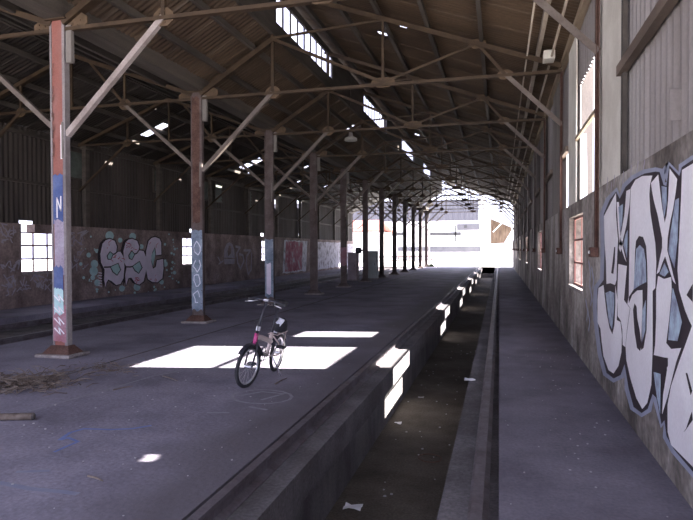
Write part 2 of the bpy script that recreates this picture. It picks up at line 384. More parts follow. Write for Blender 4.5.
for i in range(0, len(ys) - 1, 2):
    gx, gz = (.07, 3.43) if i != 2 else (.035, 3.385)
    MB().box((XW - gx, ys[i], 3.33), (XW + .005, ys[i + 1], gz)).build('girt', 'girt' if i != 2 else 'wood', wr)
MB().bar((XW - .03, YN, ztop - .1), (XW - .03, YF, ztop - .1), .1, .12).build('eaves_plate', 'wood', wr)
MB().box((XW - .035, 6.2, ZB), (XW + .005, 6.3, ztop - .06)).build('shadow_gap_strip', 'purlin', wr)  # dark strip standing in for the shadow gap beside the pale panel
# added sheet baffle, hides from the camera a hole cut for a sun spot
MB().poly([(XW + .03, sun_holeY - .12, 2.5), (XW - .04, sun_holeY - .13, 2.5), (XW - .05, sun_holeY - .14, 2.72), (XW + .03, sun_holeY - .12, 2.72)], (0, -.004, 0)).build('hole_baffle', 'sheetR', wr)

# ---- left wall cladding
LV = [(15.35, 16.2), (20.1, 20.65), (24.0, 24.75), (25.15, 25.9), (28.6, 29.4)]
holesL = [(a, b, 3.9, 4.75) for a, b in LV] + [(32.4, 33.0, 4.1, 4.62), (36.9, 37.8, 4.4, 5.1), (13.5, 14.0, ZB - .1, 2.45), (22.9, 23.5, ZB - .1, 2.52), (30.75, 31.1, ZB - .1, 2.55), (37.2, 37.5, 2.5, 2.7), (49.2, 49.6, 2.4, 2.6)]
corrugated('Y', YN, YLF, [ZB + .03, 3.55, z_lg(XL)], lambda a, c, w: (XL - .05 + w, a, c), holes=holesL).build('corrugated_sheeting', 'sheetL', wl)
MB().box((XL - .02, YN, 3.52), (XL + .05, YLF, 3.6)).build('girt', 'purlin', wl)
MB().bar((XL, YN, 4.95), (XL, YLF, 4.95), .1, .1).build('eaves_plate', 'purlin', wl)

# ---- near end is open; far end is open

# ---- ceiling: sheets and purlins
ce = struct(root('ceiling', (0, 0, 4.98)))
co = (0, 0, 4.98)
YS = YT[10] - .2                                  # roof sheets beyond this are mostly gone
hr = [(12.3, 12.55, -2.1, -1.95), (13.3, 13.45, -2.75, -2.5), (YT[6] + .8, YT[6] + .95, -2.6, -2.4), (27.5, 27.7, -3.9, -3.7)]
corrugated('Y', YN, YS, [-5.0, -4.3, -3.3, -2.4, -1.4, -.35, .7, 1.5], lambda a, c, w: (c, a, z_right(c) + w), holes=hr, pitch=.13, amp=.011, lap=.03).build('roof_sheeting', 'roof', ce, co)
corrugated('Y', YN, YS, [-6.42, -4.74], lambda a, c, w: (c, a, z_short(c) + w), holes=[(20.3, 20.6, -5.4, -5.1)], pitch=.13, amp=.011, lap=.03).build('roof_sheeting', 'roof', ce, co)
corrugated('Y', YN, YF - .6, [-9.83, -6.62], lambda a, c, w: (c, a, z_lg(c) + w), holes=[], pitch=.13, amp=.011, lap=.03).build('roof_sheeting', 'roof_shaded', ce, co)
hl = [(17.6, 18.0, -12.0, -11.1), (25.6, 26.2, -12.1, -11.05), (16.1, 16.3, -9.95, -9.86), (15.9, 16.1, -10.7, -10.55), (33.0, 33.5, -11.8, -11.5), (30.5, 30.8, -10.6, -10.3), (22.4, 22.6, -11.5, -11.3), (27, 27.2, -12.3, -12.1), (37.3, 37.7, -11.5, -11.2)]
corrugated('Y', YN, YF - .6, [-13.5, -11.6, -9.83], lambda a, c, w: (c, a, z_lg(c) + w), holes=hl, pitch=.13, amp=.011, lap=.03).build('roof_sheeting', 'roof_shaded', ce, co)
# surviving scraps of sheet over the stripped far bay
for (y0, y1, x0, x1) in [(49.3, 51.2, -4.4, -3.6), (50.4, 52.6, -3.7, -2.9), (51.2, 53.8, -2.9, -2.1), (49.3, 50.6, -1.9, -1.3), (49.2, 50.3, -.5, .1), (50.6, 51.6, -.1, .4)]:
    corrugated('Y', y0, y1, [x0, x1], lambda a, c, w: (c, a, z_right(c) + w), pitch=.13, amp=.011, lap=.03).build('roof_scrap', 'roof', ce, co)
for (y0, y1, x0, x1) in [(50.2, 51.5, -5.7, -5.1), (51.5, 53.5, -6.3, -5.8)]:
    corrugated('Y', y0, y1, [x0, x1], lambda a, c, w: (c, a, z_short(c) + w), pitch=.13, amp=.011, lap=.03).build('roof_scrap', 'roof', ce, co)
def purlin(x, z, m='purlin', w=.07, h=.12, y1=YS + .6): MB().bar((x, YN, z), (x, y1, z), w, h).build('purlin', m, ce, co)
for x in (-4.25, -3.3, -2.4, -1.4, -.35): purlin(x, z_right(x) - .09)
purlin(.7, z_right(.7) - .09, 'purlin_l')
for x in (-5.9, -5.15): purlin(x, z_short(x) - .09)
for x in (-7.3, -8.2, -9.2, -10.5, -11.4, -12.3): purlin(x, z_lg(x) - .09)
purlin(-9.83, z_lg(-9.83) - .1)
# thin service pipes under the right slope
for x, r in ((.92, .022), (.5, .016)):
    MB().tube([(x, YN, z_right(x) - .19), (x, YF - 8, z_right(x) - .19)], r, 8).build('service_pipe', 'purlin_l', ce, co, smooth=True)

# ---- clerestory wall with glazed bays
z0c, z1c, zs, zh = z_short(XCL) - .08, z_right(XCL) - .06, 6.52, 7.16
wb = MB()
seg = [YN] + [v for k in (1, 3, 5, 7) for v in (YT[k] + .12, YT[k + 1] + .35)] + [YF - 4.5]
for i in range(0, len(seg) - 1, 2): wb.box((XCL - .04, seg[i], z0c), (XCL + .04, seg[i + 1], z1c))
for i in range(1, len(seg) - 1, 2):
    wb.box((XCL - .04, seg[i], z0c), (XCL + .04, seg[i + 1], zs)); wb.box((XCL - .04, seg[i], zh), (XCL + .04, seg[i + 1], z1c))
S(wb, 'wall_clerestory', 'purlin')
for i in range(1, len(seg) - 1, 2):
    window(XCL, seg[i], seg[i + 1], zs, zh, 9, 1, m='framel', broken={(2, 0), (6, 0)})

# ================================================================== THINGS
# ---- valley beam along the column heads
b = MB().box((-6.72, YN, 5.12), (-6.36, YF, 5.42))
tag(b.build('valley_beam', 'beam', origin=(XC, 0, 5.12), bevel=.015), 'long weathered grey timber beam lying along the column heads', 'beam')

# ---- roof trusses
def P(x, z): return Vector((x, 0, z))
def gus(c, r, name, t, sx=1.25, m='gusset'):
    n = 8; pts = [Vector((c[0] + r * sx * math.cos(2 * math.pi * (k + .5) / n), -.012, c[1] + r * math.sin(2 * math.pi * (k + .5) / n))) for k in range(n)]
    mb = MB().poly(pts, (0, .024, 0))
    for a in range(5): 
        q = 2 * math.pi * a / 5; mb.disc((c[0] + r * .6 * math.cos(q), -.016, c[1] + r * .6 * math.sin(q)), (0, 1, 0), .012, .02, 6)
    return mb.build(name, m, t, org)
org = (XC, 0, ZT)
def rz(x): return z_right(x) - .20
def lz(x): return z_lg(x) - .2
def make_truss():
    t = thing('roof_truss', '', 'roof truss', (XC, YT[0], ZT))
    A = lambda p, q, w, name, m='truss', th=.012: MB().angle(P(*p), P(*q), w, th).build(name, m, t, org)
    def dbl(p, q, w, name, m='truss'):
        mb = MB()
        for s in (-.02, .02): mb.angle(P(*p) + Vector((0, s, 0)), P(*q) + Vector((0, s, 0)), w, .012)
        return mb.build(name, m, t, org)
    J1, J2, J3 = (XCL, ZT + .02), (-2.31, ZT + .05), (.1, ZT + .02)
    dbl((XC + .1, ZT), (XR - .02, ZT), .055, 'tie_beam')
    dbl((XC - .1, ZT), (XL + .05, ZT), .055, 'tie_beam')
    dbl((XC + .1, ZT + .1), (XCL, z_short(XCL) - .2), .10, 'rafter')
    dbl((XR - .02, rz(XR)), (XCL - .1, rz(XCL - .1)), .085, 'rafter')
    dbl((XC - .1, ZT + .1), (-9.83, lz(-9.83)), .085, 'rafter')
    dbl((XL + .05, lz(XL) + .03), (-9.83, lz(-9.83)), .085, 'rafter')
    A(J1, (XCL, z_right(XCL) - .2), .06, 'post')
    A(J2, (-2.31, rz(-2.31)), .05, 'post')
    A((XCL, 6.12), J2, .06, 'strut')
    A((XCL, 6.14), (-2.31, rz(-2.31) - .02), .045, 'strut')
    A(J2, (-.43, rz(-.43)), .045, 'strut')
    A((-.43, rz(-.43)), J3, .055, 'strut')
    A((-8.38, ZT), (-8.38, lz(-8.38)), .05, 'post')
    A((-11.3, ZT), (-11.3, lz(-11.3)), .05, 'post')
    A((-9.83, ZT), (-9.83, lz(-9.83)), .05, 'post')
    A((-8.38, ZT), (-9.32, lz(-9.32)), .06, 'strut')
    A((XC + .13, 3.36), J1, .085, 'knee_brace', 'brace')
    A((XC - .13, 3.5), (-8.38, ZT), .075, 'knee_brace', 'brace')
    A((XR - .02, 3.95), J3, .085, 'knee_brace', 'brace')
    A((XL + .03, 3.5), (-11.3, ZT), .065, 'knee_brace')
    gus(J1, .14, 'gusset_plate', t); gus((J2[0], J2[1]), .11, 'gusset_plate', t, 2.4); gus((J3[0], J3[1]), .1, 'gusset_plate', t, 1.6)
    gus((-.43, rz(-.43)), .1, 'gusset_plate', t, 1.8); gus((-8.38, ZT), .13, 'gusset_plate', t); gus((-11.3, ZT), .12, 'gusset_plate', t)
    gus((XC + .32, ZT + .12), .13, 'gusset_plate', t, 1.6); gus((XC - .3, ZT + .08), .1, 'gusset_plate', t, 1.6)
    return t
truss = make_truss()
for k in range(NT):
    t = truss if k == 0 else copy_tree(truss)
    t.location = (XC, YT[k], ZT)
    if k == 0: lb = 'rusty steel roof truss nearest the photographer, over the red-painted column'
    elif k == 10: lb = 'rusty steel roof truss second from the bright far end'
    elif k == 11: lb = 'last bare steel roof truss at the open bright far end'
    else: lb = '%s rusty steel roof truss back from the red-painted column' % ORD[k]
    t['label'] = lb; t['group'] = 'roof trusses across the shed'

br_ = [c for c in truss.children if c.name.startswith('knee_brace')][0]
br_.material_slots[0].link = 'OBJECT'; br_.material_slots[0].material = M['brace_lit']

# ---- columns
WX, WY = .27, .11
def plane_strokes(mb, pts, w, y):
    """ribbon on a plane facing the near end"""
    for (x0, z0), (x1, z1) in zip(pts, pts[1:]):
        d = Vector((x1 - x0, 0, z1 - z0)); 
        if d.length < 1e-6: continue
        n = Vector((-d.z, 0, d.x)).normalized() * w / 2; e = d.normalized() * w * .3
        mb.poly([Vector((x0, y, z0)) - n - e, Vector((x1, y, z1)) - n + e, Vector((x1, y, z1)) + n + e, Vector((x0, y, z0)) + n - e])
def column(k):
    Y = YT[k]; o = (XC, Y, -.035)
    t = thing('steel_column', '', 'column', o, 'columns along the middle of the shed')
    sh = MB(); h, d = WX / 2, WY / 2
    main = 'colred' if k == 0 else ('rust' if k == 1 else 'colsteel')
    zt = 5.1
    # web plate box with two flange strips
    sh.box((XC - h + .035, Y - d + .012, 0), (XC + h - .05, Y + d - .012, zt))
    sh.build('web', 'colred' if k == 0 else ('colsteel' if k else 'colred'), t, o)
    fl = MB().box((XC - h, Y - d, 0), (XC - h + .035, Y + d, zt))
    fl.build('flange', 'colgrey' if k == 0 else 'colsteel', t, o, bevel=.006)
    fl = MB().box((XC + h - .05, Y - d, 0), (XC + h, Y + d, zt))
    for i in range(16):
        fl.disc((XC + h - .025, Y - d - .004, .4 + i * .29), (0, 1, 0), .011, .012, 6)
    fl.build('flange', 'colgrey' if k == 0 else 'colsteel', t, o, bevel=.006)
    cp = MB().box((XC - h - .05, Y - d - .05, zt - .0), (XC + h + .05, Y + d + .05, zt + .018)); cp.build('cap_plate', 'truss', t, o)
    # sloped rusty foot on a concrete block
    ft = MB().lathe((0, 0, 0), [(.0, .0)], 4)
    ft = MB()
    zb = -.035
    a, c = h + .12, d + .12
    ft.add([(XC - a, Y - c, zb + .04), (XC + a, Y - c, zb + .04), (XC + a, Y + c, zb + .04), (XC - a, Y + c, zb + .04),
            (XC - h - .02, Y - d - .02, zb + .17), (XC + h + .02, Y - d - .02, zb + .17), (XC + h + .02, Y + d + .02, zb + .17), (XC - h - .02, Y + d + .02, zb + .17)],
           [(3, 2, 1, 0), (4, 5, 6, 7), (0, 1, 5, 4), (1, 2, 6, 5), (2, 3, 7, 6), (3, 0, 4, 7)])
    ft.build('foot', 'rust' if k < 2 else 'colsteel', t, o, bevel=.01)
    MB().box((XC - a - .06, Y - c - .06, zb), (XC + a + .06, Y + c + .06, zb + .05)).build('footing', 'concrete_p', t, o, bevel=.012)
    # short pale downpipe stub on the right of the head
    MB().box((XC + h + .01, Y - .04, 4.45), (XC + h + .11, Y + .04, 5.02)).build('downpipe_stub', 'pier_d', t, o, bevel=.01)
    br = MB().box((XC + h - .06, Y - d - .012, 3.0), (XC + h - .03, Y - d, 3.55)); br.build('brace_cleat', 'pier_d', t, o)
    yf = Y - d - .003
    rnd = random.Random(k)
    def patch(name, m, z0, z1, x0=-h + .0, x1=h, off=0):
        pts = []
        n = 7
        for i in range(n + 1): pts.append((XC + x0 + (x1 - x0) * i / n, yf - off, z0 + rnd.uniform(-.03, .03)))
        for i in range(n + 1): pts.append((XC + x1 - (x1 - x0) * i / n, yf - off, z1 + rnd.uniform(-.03, .03)))
        MB().poly(pts, (0, .002, 0)).build(name, m, t, o)
    if k == 0:
        patch('blue_paint_patch', 'colblue', 1.98, 2.75, -h + .04, h - .05)
        patch('lavender_paint_patch', 'collav', 1.2, 2.05, -h + .06, h - .04, .002)
        patch('blue_paint_patch', 'colblue', .95, 1.35, -h + .04, h - .06, .003)
        patch('pale_green_paint_patch', 'teal', .62, 1.0, -h + .04, h - .06, .004)
        patch('pink_paint_patch', 'colpink', .2, .75, -h + .02, h - .02, .002)
        st = MB()
        for z in (.3, .45, .62, .8): plane_strokes(st, [(XC - .09, z + .1), (XC + .02, z), (XC - .02, z + .12), (XC + .08, z + .02)], .02, yf - .006)
        plane_strokes(st, [(XC - .02, 2.1), (XC - .02, 2.4), (XC + .05, 2.2), (XC + .05, 2.42)], .02, yf - .006)
        st.build('scribbled_tag', 'white', t, o)
        wm = MB(); plane_strokes(wm, [(XC + .07, 3.0), (XC + .07, 3.5)], .03, yf - .004); wm.build('pale_scrape', 'white', t, o)
        bl = MB()
        for i in range(14):
            x, z = XC - .09 + rnd.uniform(0, .03), rnd.uniform(3.0, 4.5)
            plane_strokes(bl, [(x, z), (x + rnd.uniform(-.01, .01), z + rnd.uniform(.03, .12))], .012, yf - .004)
        bl.build('rust_chip', 'rust', t, o)
    elif k == 1:
        patch('rust_red_patch', 'rust', 2.2, 5.0, -h + .04, h - .05)
        patch('blue_wash_patch', 'colwash', .25, 2.05, -h, h, .002)
        st = MB()
        for i in range(4):
            z = .55 + i * .36
            plane_strokes(st, [(XC + rnd.uniform(.05, .1) * math.cos(a * .7 + i), z + rnd.uniform(.1, .17) * math.sin(a * .7 + i)) for a in range(8 + i % 2 * 3)], .022, yf - .006)
        st.build('scribbled_tag', 'cloth_w', t, o)
    elif k == 2:
        patch('blue_wash_patch', 'colwash', .2, 1.9, -h, h, .001)
        patch('pale_wash_patch', 'lav', .3, 1.2, -h + .05, h - .08, .003)
    elif k in (4,):
        patch('pink_wash_patch', 'colpink', .9, 1.7, -h, h, .001)
    if k == 5:
        MB().lathe((XC - h - .2, Y - .1, 1.55), [(.0, -.16), (.12, -.15), (.17, -.05), (.17, .05), (.12, .15), (0, .16)], 16).build('mounted_gong', 'bikeblack', t, o, smooth=True)
        MB().box((XC - h - .1, Y - .06, 1.5), (XC - h + .0, Y - .02, 1.6)).build('gong_bracket', 'colsteel', t, o)
    return t
CL = ['tall steel column with faded red paint above blue and pink graffiti',
      'rusty brown steel column with a light blue scribbled tag on its lower half',
      'dark brown column directly behind the bicycle, bluish wash at its foot',
      'fourth dark column from the near end, plain brown, right of the pink mural',
      'fifth dark column, with a pinkish patch, in front of the whitewashed wall',
      'dark column with a round black fitting, standing between two cabinets',
      'dark column just beyond the grey-green cabinet, first against the bright yard',
      'second column from the cabinets outlined against the bright yard',
      'third column from the cabinets outlined against the bright yard',
      'fourth column from the cabinets outlined against the bright yard',
      'next to last thin column before the open far end',
      'last thin column at the open far end, beside the dark green tuft']
for k in range(NT): column(k)['label'] = CL[k]

# ---- stanchions on the walls
for k in range(NT):
    Y = YT[k]
    s = thing('wall_stanchion', ('rust-brown steel stanchion on the right wall beside the big white graffiti' if k == 0 else
              'rust-brown steel stanchion on the right wall just past the first barred window' if k == 1 else
              '%s rust-brown steel stanchion along the right wall, counted from the graffiti' % ORD[k]), 'stanchion', (XR, Y, 1.5), 'stanchions on the right wall')
    o = (XR, Y, 1.5)
    MB().box((XR - .045, Y - .045, 1.62), (XR - .035, Y + .045, 4.95)).box((XR - .012, Y - .045, 1.62), (XR - .003, Y + .045, 4.95)).box((XR - .035, Y - .006, 1.62), (XR - .012, Y + .006, 4.95)).build('shaft', 'rust' if k < 3 else 'colsteel', s, o)
    MB().box((XR - .10, Y - .08, 1.5), (XR - .003, Y + .08, 1.62)).build('bearing_block', 'rust', s, o, bevel=.01)
    MB().disc((XR - .106, Y - .02, 1.56), (1, 0, 0), .02, .012, 8).build('bolt_head', 'alloy', s, o)
    if k in range(2, 11):
        s2 = thing('wall_stanchion', '%s timber-faced stanchion along the left corrugated wall, counted from the barred window' % ORD[k - 2], 'stanchion', (XL, Y + .2, ZB + .03), 'stanchions on the left wall')
        o = (XL, Y + .2, ZB + .03)
        MB().box((XL + .055, Y + .1, ZB + .03), (XL + .2, Y + .3, 4.85)).build('shaft', 'beam', s2, o, bevel=.01)
        MB().box((XL + .055, Y + .02, 4.85), (XL + .3, Y + .38, 4.93)).build('cap_block', 'beam', s2, o, bevel=.01)

# ---- louvre vents high on the left wall
LL = ['greenish slatted louvre high on the left wall right of the red column', 'narrow dim louvre high on the left wall above the bubble lettering',
      'dim louvre high on the left wall just right of the rusty second column', 'dim louvre right beside another, on the far side of a stanchion',
      'last of the dim louvres high on the left wall, before the two bright gaps']
for k, (a, bb) in enumerate(LV):
    o = (XL, a, 3.9)
    v = thing('louvre_vent', LL[k], 'louvre', o, 'louvres high on the left wall')
    MB().box((XL - .06, a - .03, 3.87), (XL + .03, a + .03, 4.78)).box((XL - .06, bb - .03, 3.87), (XL + .03, bb + .03, 4.78)).box((XL - .06, a + .03, 3.87), (XL + .03, bb - .03, 3.91)).box((XL - .06, a + .03, 4.74), (XL + .03, bb - .03, 4.78)).build('louvre_frame', 'beam', v, o)
    for i in range(5):
        z = 4.0 + i * .165
        MB().poly([(XL + .02, a + .031, z - .095), (XL + .02, bb - .031, z - .095), (XL - .03, bb - .031, z + .098), (XL - .03, a + .031, z + .098)], (.004, 0, .004)).build('slat', 'louvre', v, o)

# ---- rails
RAIL = [(-.065, 0), (.065, 0), (.065, .012), (.012, .03), (.012, .1), (.034, .108), (.034, .135), (-.034, .135), (-.034, .108), (-.012, .1), (-.012, .03), (-.065, .012)]
def rail(x, z, label):
    mb = MB().prism([(-p[0], p[1]) for p in RAIL], (x, YN, z), (x, YF, z)); o = (x, YN, z)
    tag(mb.build('rail', 'rail', origin=o), label, 'rail')
rail(-1.755, -.13, 'steel rail along the platform edge, left of the sunken pit')
rail(-.13, -.11, 'steel rail between the sunken pit and the right walkway')
rail(-9.05, -.2, 'nearer steel rail of the track bed behind the columns')
rail(-10.72, -.2, 'farther steel rail of the track bed, close to the left wall')

# ================================================================== GRAFFITI
def wall_poly(mb, pts, ax, val, off, dx=0, dy=0, s=1):
    q = [hit(dx + x / s, dy + y / s, ax, val) for x, y in pts]
    i = 'XYZ'.index(ax)
    for p in q: p[i] += off
    d = Vector((0, 0, 0)); d[i] = -math.copysign(.0012, off)
    mb.poly(q, d)
def outset(pts, d):
    n = len(pts); area = sum(pts[i][0] * pts[(i + 1) % n][1] - pts[(i + 1) % n][0] * pts[i][1] for i in range(n)); sg = 1 if area > 0 else -1
    r = []
    for i in range(n):
        a, b_, c = Vector(pts[i - 1]), Vector(pts[i]), Vector(pts[(i + 1) % n])
        e1, e2 = (b_ - a).normalized(), (c - b_).normalized()
        nn = Vector((e1.y, -e1.x)) * sg + Vector((e2.y, -e2.x)) * sg
        if nn.length < 1e-4: nn = Vector((e1.y, -e1.x)) * sg
        nn.normalize(); r.append(tuple(b_ + nn * d))
    return r
# big piece on the right wall
SIL = [(604, 214), (610, 200), (616.5, 191.5), (620, 199), (626, 187), (634, 179), (645, 173.5), (656, 171.5), (660, 172), (664, 185), (667, 186), (670, 165.5), (680, 176), (682.5, 167), (693, 160), (722, 141),
       (722, 512), (693, 471), (675, 450), (667, 436), (665, 420), (662, 424), (657, 398), (653, 394), (648, 409), (642, 413), (634, 407), (629, 388), (625, 364), (621, 375), (614, 378.5), (607, 373), (602, 354), (599, 330), (597, 308), (598, 288), (604, 280), (605, 250)]
W = [
 [(616.5, 193), (604.5, 216), (605, 240), (606.5, 262), (607, 284), (611, 283.2), (615.5, 285), (617, 280), (617.5, 262), (618.5, 240), (616.5, 215), (616.7, 200)],
 [(617.3, 202), (619.5, 202), (620.5, 215), (621, 235), (624, 250), (627, 262), (625.5, 259), (620, 243), (618.5, 225)],
 [(627, 191), (631, 189), (630, 205), (627, 225), (623.5, 240), (621, 252), (619.5, 248), (622, 232), (625, 215), (626.3, 200)],
 [(619, 264), (627.5, 266), (624.5, 300), (630.5, 308), (627.5, 330), (626, 347), (623.3, 345), (623, 330), (621.5, 321), (618.3, 316), (618, 290)],
 [(599, 288), (604, 285), (605, 295), (607, 312), (610, 328), (613, 334.5), (615, 325), (616, 305), (616, 286), (618, 300), (617.3, 320), (621, 322), (622.5, 335), (622, 352), (619, 366), (614, 373.5), (609, 370), (604, 356), (602, 340), (601, 329), (598, 322), (598, 300)],
 [(628, 304), (631, 308), (628, 330), (626.3, 347), (627, 360), (631, 378), (637, 398), (643, 409), (648, 403), (652, 385), (653.3, 350), (653.3, 291), (656, 288), (657, 262), (656, 243), (653, 225), (651, 212), (650, 195), (650.8, 184), (653, 175.5), (643, 176), (636, 180), (631.5, 188), (630.5, 215), (630, 250), (629.5, 296)],
 [(651.8, 183), (659, 174.5), (661, 192), (663, 208), (665.5, 223), (667.5, 215), (669, 200), (670, 180), (670.5, 168.5), (678, 179), (676.5, 192), (674, 208), (671, 222), (668.5, 238), (668, 250), (671, 262), (674, 275), (676.5, 284), (674, 281), (670, 269), (666, 256), (663, 263), (660, 272), (657.5, 274), (660, 262), (663, 248), (663, 238), (658.5, 215), (655, 202), (653, 192)],
 [(659, 276), (665, 279), (672, 277), (672.5, 290), (670, 318), (667, 343), (672, 349), (682, 348), (677, 362), (672, 382), (668, 398), (663, 414), (664, 395), (668, 370), (667, 358), (654.5, 355), (656, 345), (657, 318), (657, 290)],
 [(683, 170), (693, 164), (722, 146), (722, 505), (693, 466), (672, 445), (668.5, 432), (668.5, 405), (672, 386), (680, 362), (687, 343), (693, 326), (690, 320), (686, 310), (680, 290), (678.5, 270), (680, 240), (682, 200)],
]
K = [
 [(635, 289), (636, 252), (637, 241), (640, 236), (644, 237), (647, 246), (648, 262), (648.5, 285), (647.5, 330), (644.5, 348), (642, 350), (643, 320), (643.7, 303), (643.5, 290), (638, 290.5), (633, 295), (629.8, 303), (629.8, 297)],
 [(634, 310), (635.5, 303.5), (637.5, 307), (638, 318), (640.5, 330), (642.5, 345), (641, 351), (638, 348), (635.5, 332)],
 [(613.3, 263), (615, 247), (616, 247), (615.5, 262), (614, 274), (612, 273)],
 [(654, 356), (669, 358), (669, 366), (665, 372), (655, 370)],
 [(687, 373), (688.5, 373), (693.5, 391), (692, 395)], [(685, 432), (687, 430), (693, 412), (694, 420)], [(687.8, 295), (694, 284), (694, 302)],
]
B = [
 [(636.5, 262), (637.5, 249), (641, 245), (645, 249), (647, 262), (647.5, 282), (640, 286), (634.8, 289.5)],
 [(674.3, 288), (678, 300), (683.5, 322), (679, 341), (669.5, 340), (671.5, 318), (673, 300)],
 [(606.5, 293), (611, 291), (615.3, 293), (615, 310), (613, 329), (610, 322)],
 [(663, 186), (668, 187), (668, 205), (665.5, 217), (664, 205)], [(677, 200), (680.5, 198), (679, 240), (676, 268), (670, 252), (671, 240)],
 [(619.5, 207), (624, 204), (623, 225), (621, 232)], [(626.5, 235), (628.8, 230), (628, 258), (624.5, 245)],
 [(661, 274), (666, 263), (670, 272), (666, 276.5)], [(655, 372), (662, 374), (661.5, 414), (658, 395)], [(643.8, 310), (647, 300), (646.5, 330), (643, 343)],
]
for name, polys, m, off, grow in (('graffiti_outline', [SIL], 'outline', -.002, 4.2), ('graffiti_shadow', [SIL], 'black', -.004, 0), ('graffiti_letters', W, 'white', -.006, 0), ('graffiti_linework', K, 'black', -.008, 0), ('graffiti_fill', B, 'fillblue', -.010, 0)):
    mb = MB()
    for p in polys: wall_poly(mb, outset(p, grow) if grow else p, 'X', XR, off)
    o = mb.build(name, m, wr, wr.location)
def wall_stroke(mb, pts, w, ax, val, off, dx=0, dy=0, s=1):
    q = [hit(dx + x / s, dy + y / s, ax, val) for x, y in pts]; i = 'XYZ'.index(ax); N_ = Vector((0, 0, 0)); N_[i] = 1
    for p in q: p[i] += off
    for i_, (a, b_) in enumerate(zip(q, q[1:])):
        lift = N_ * math.copysign(.00025 * (i_ % 4), off); a, b_ = a + lift, b_ + lift
        d = b_ - a
        if d.length < 1e-5: continue
        n = d.cross(N_).normalized() * w / 2; e = d.normalized() * w * .35
        mb.poly([a - n - e, b_ - n + e, b_ + n + e, a + n - e])
# white drips above the big piece
mb = MB()
for x0, y0, x1, y1 in ((607, 190, 608, 178), (614, 186, 615, 176), (623, 184, 624, 172), (631, 176, 632, 166), (637, 172, 638.5, 162), (644, 168, 645, 161), (611, 195, 612, 183)): wall_stroke(mb, [(x0, y0), (x1, y1)], .03, 'X', XR, -.003)
mb.build('graffiti_drips', 'faint', wr)
mb = MB()
for u, v in ((589, 262), (592, 268), (590, 285), (593, 300), (588, 310), (586, 300)): wall_stroke(mb, [(u, v), (u + 2, v + 12), (u + 1, v + 20)], .06, 'X', XR, -.003)
mb.build('faded_blue_spray', 'outline', wr)

# bubble letters on the left wall
D = dict(dx=80, dy=225, s=6.93)
S1 = [(165, 300), (145, 260), (140, 200), (155, 130), (178, 105), (205, 96), (240, 110), (255, 150), (250, 185), (280, 185), (300, 220), (307, 290), (300, 370), (280, 408), (250, 416), (220, 390), (195, 378), (182, 400), (178, 435), (166, 380), (170, 310)]
S2 = [(322, 292), (305, 260), (300, 180), (315, 120), (335, 102), (360, 95), (395, 110), (410, 150), (405, 175), (440, 180), (460, 230), (456, 320), (440, 390), (410, 413), (382, 402), (355, 365), (335, 368), (318, 420), (312, 350)]
C1 = [(470, 375), (455, 300), (458, 180), (475, 110), (495, 90), (520, 83), (550, 95), (562, 120), (563, 205), (527, 210), (520, 150), (500, 190), (492, 250), (505, 303), (525, 290), (532, 245), (575, 235), (578, 300), (570, 370), (535, 397), (500, 395)]
HB = [[(190, 215), (207, 188), (225, 203), (212, 235), (195, 235)], [(212, 290), (262, 268), (277, 310), (255, 345), (228, 322)], [(340, 210), (358, 183), (375, 203), (358, 236), (343, 230)], [(365, 287), (410, 255), (426, 295), (405, 332), (383, 315)]]
rnd = random.Random(3)
mb = MB()
for (x, y, r) in [(205, 75, 30), (278, 105, 16), (365, 80, 24), (60, 208, 16), (95, 320, 30), (100, 270, 26), (120, 400, 22), (88, 365, 16), (290, 440, 20), (395, 430, 24), (590, 270, 18), (565, 395, 16), (655, 330, 12), (5, 270, 12), (25, 365, 10), (118, 180, 14), (425, 150, 16)] + [(rnd.choice([rnd.uniform(0, 130), rnd.uniform(585, 690)]), rnd.uniform(60, 400), rnd.uniform(3, 9)) for _ in range(34)] + [(rnd.uniform(100, 600), rnd.uniform(425, 470), rnd.uniform(4, 10)) for _ in range(14)]:
    wall_poly(mb, [(x + r * math.cos(a * .628), y + r * 1.1 * math.sin(a * .628)) for a in range(10)], 'X', XL, .002, **D)
mb.build('graffiti_spots', 'teal', wl)
mb = MB()
for p in (S1, S2, C1): wall_poly(mb, outset(p, 8), 'X', XL, .004, **D)
for p in (S1, S2): wall_poly(mb, outset([(x - 16, y - 2) for x, y in p], 3), 'X', XL, .003, **D)
mb.build('graffiti_shadow', 'black', wl)
mb = MB()
for i in range(6): wall_stroke(mb, [(128, 330 + i * 18), (150, 334 + i * 18)], .03, 'X', XL, .0045, **D)
for p in (S1, S2, C1): wall_poly(mb, p, 'X', XL, .006, **D)
mb.build('graffiti_letters', 'lav', wl)
mb = MB()
for p in HB: wall_poly(mb, outset(p, 7), 'X', XL, .008, **D)
for p in ([(222, 205), (240, 200), (258, 184)], [(214, 290), (190, 292), (166, 292)], [(374, 205), (392, 195), (408, 174)], [(367, 287), (345, 291), (318, 290)]): wall_stroke(mb, p, .05, 'X', XL, .008, **D)
mb.build('graffiti_linework', 'black', wl)
mb = MB()
for p in HB: wall_poly(mb, p, 'X', XL, .010, **D)
wall_poly(mb, [(494, 210), (516, 165), (522, 205), (505, 285), (494, 250)], 'X', XL, .008, **D)
mb.build('graffiti_fill', 'teal', wl)
mb = MB()
for cx, cy, n in ((245, 235, 6), (295, 250, 4), (335, 140, 7), (360, 160, 6), (400, 380, 8), (385, 375, 5), (510, 365, 6), (190, 140, 3), (508, 130, 3)):
    for _ in range(n):
        x, y = cx + rnd.uniform(-20, 20), cy + rnd.uniform(-20, 20); wall_stroke(mb, [(x, y), (x + rnd.uniform(-20, 20), y + rnd.uniform(-18, 18))], .022, 'X', XL, .009, **D)
mb.build('red_scribble', 'red', wl)
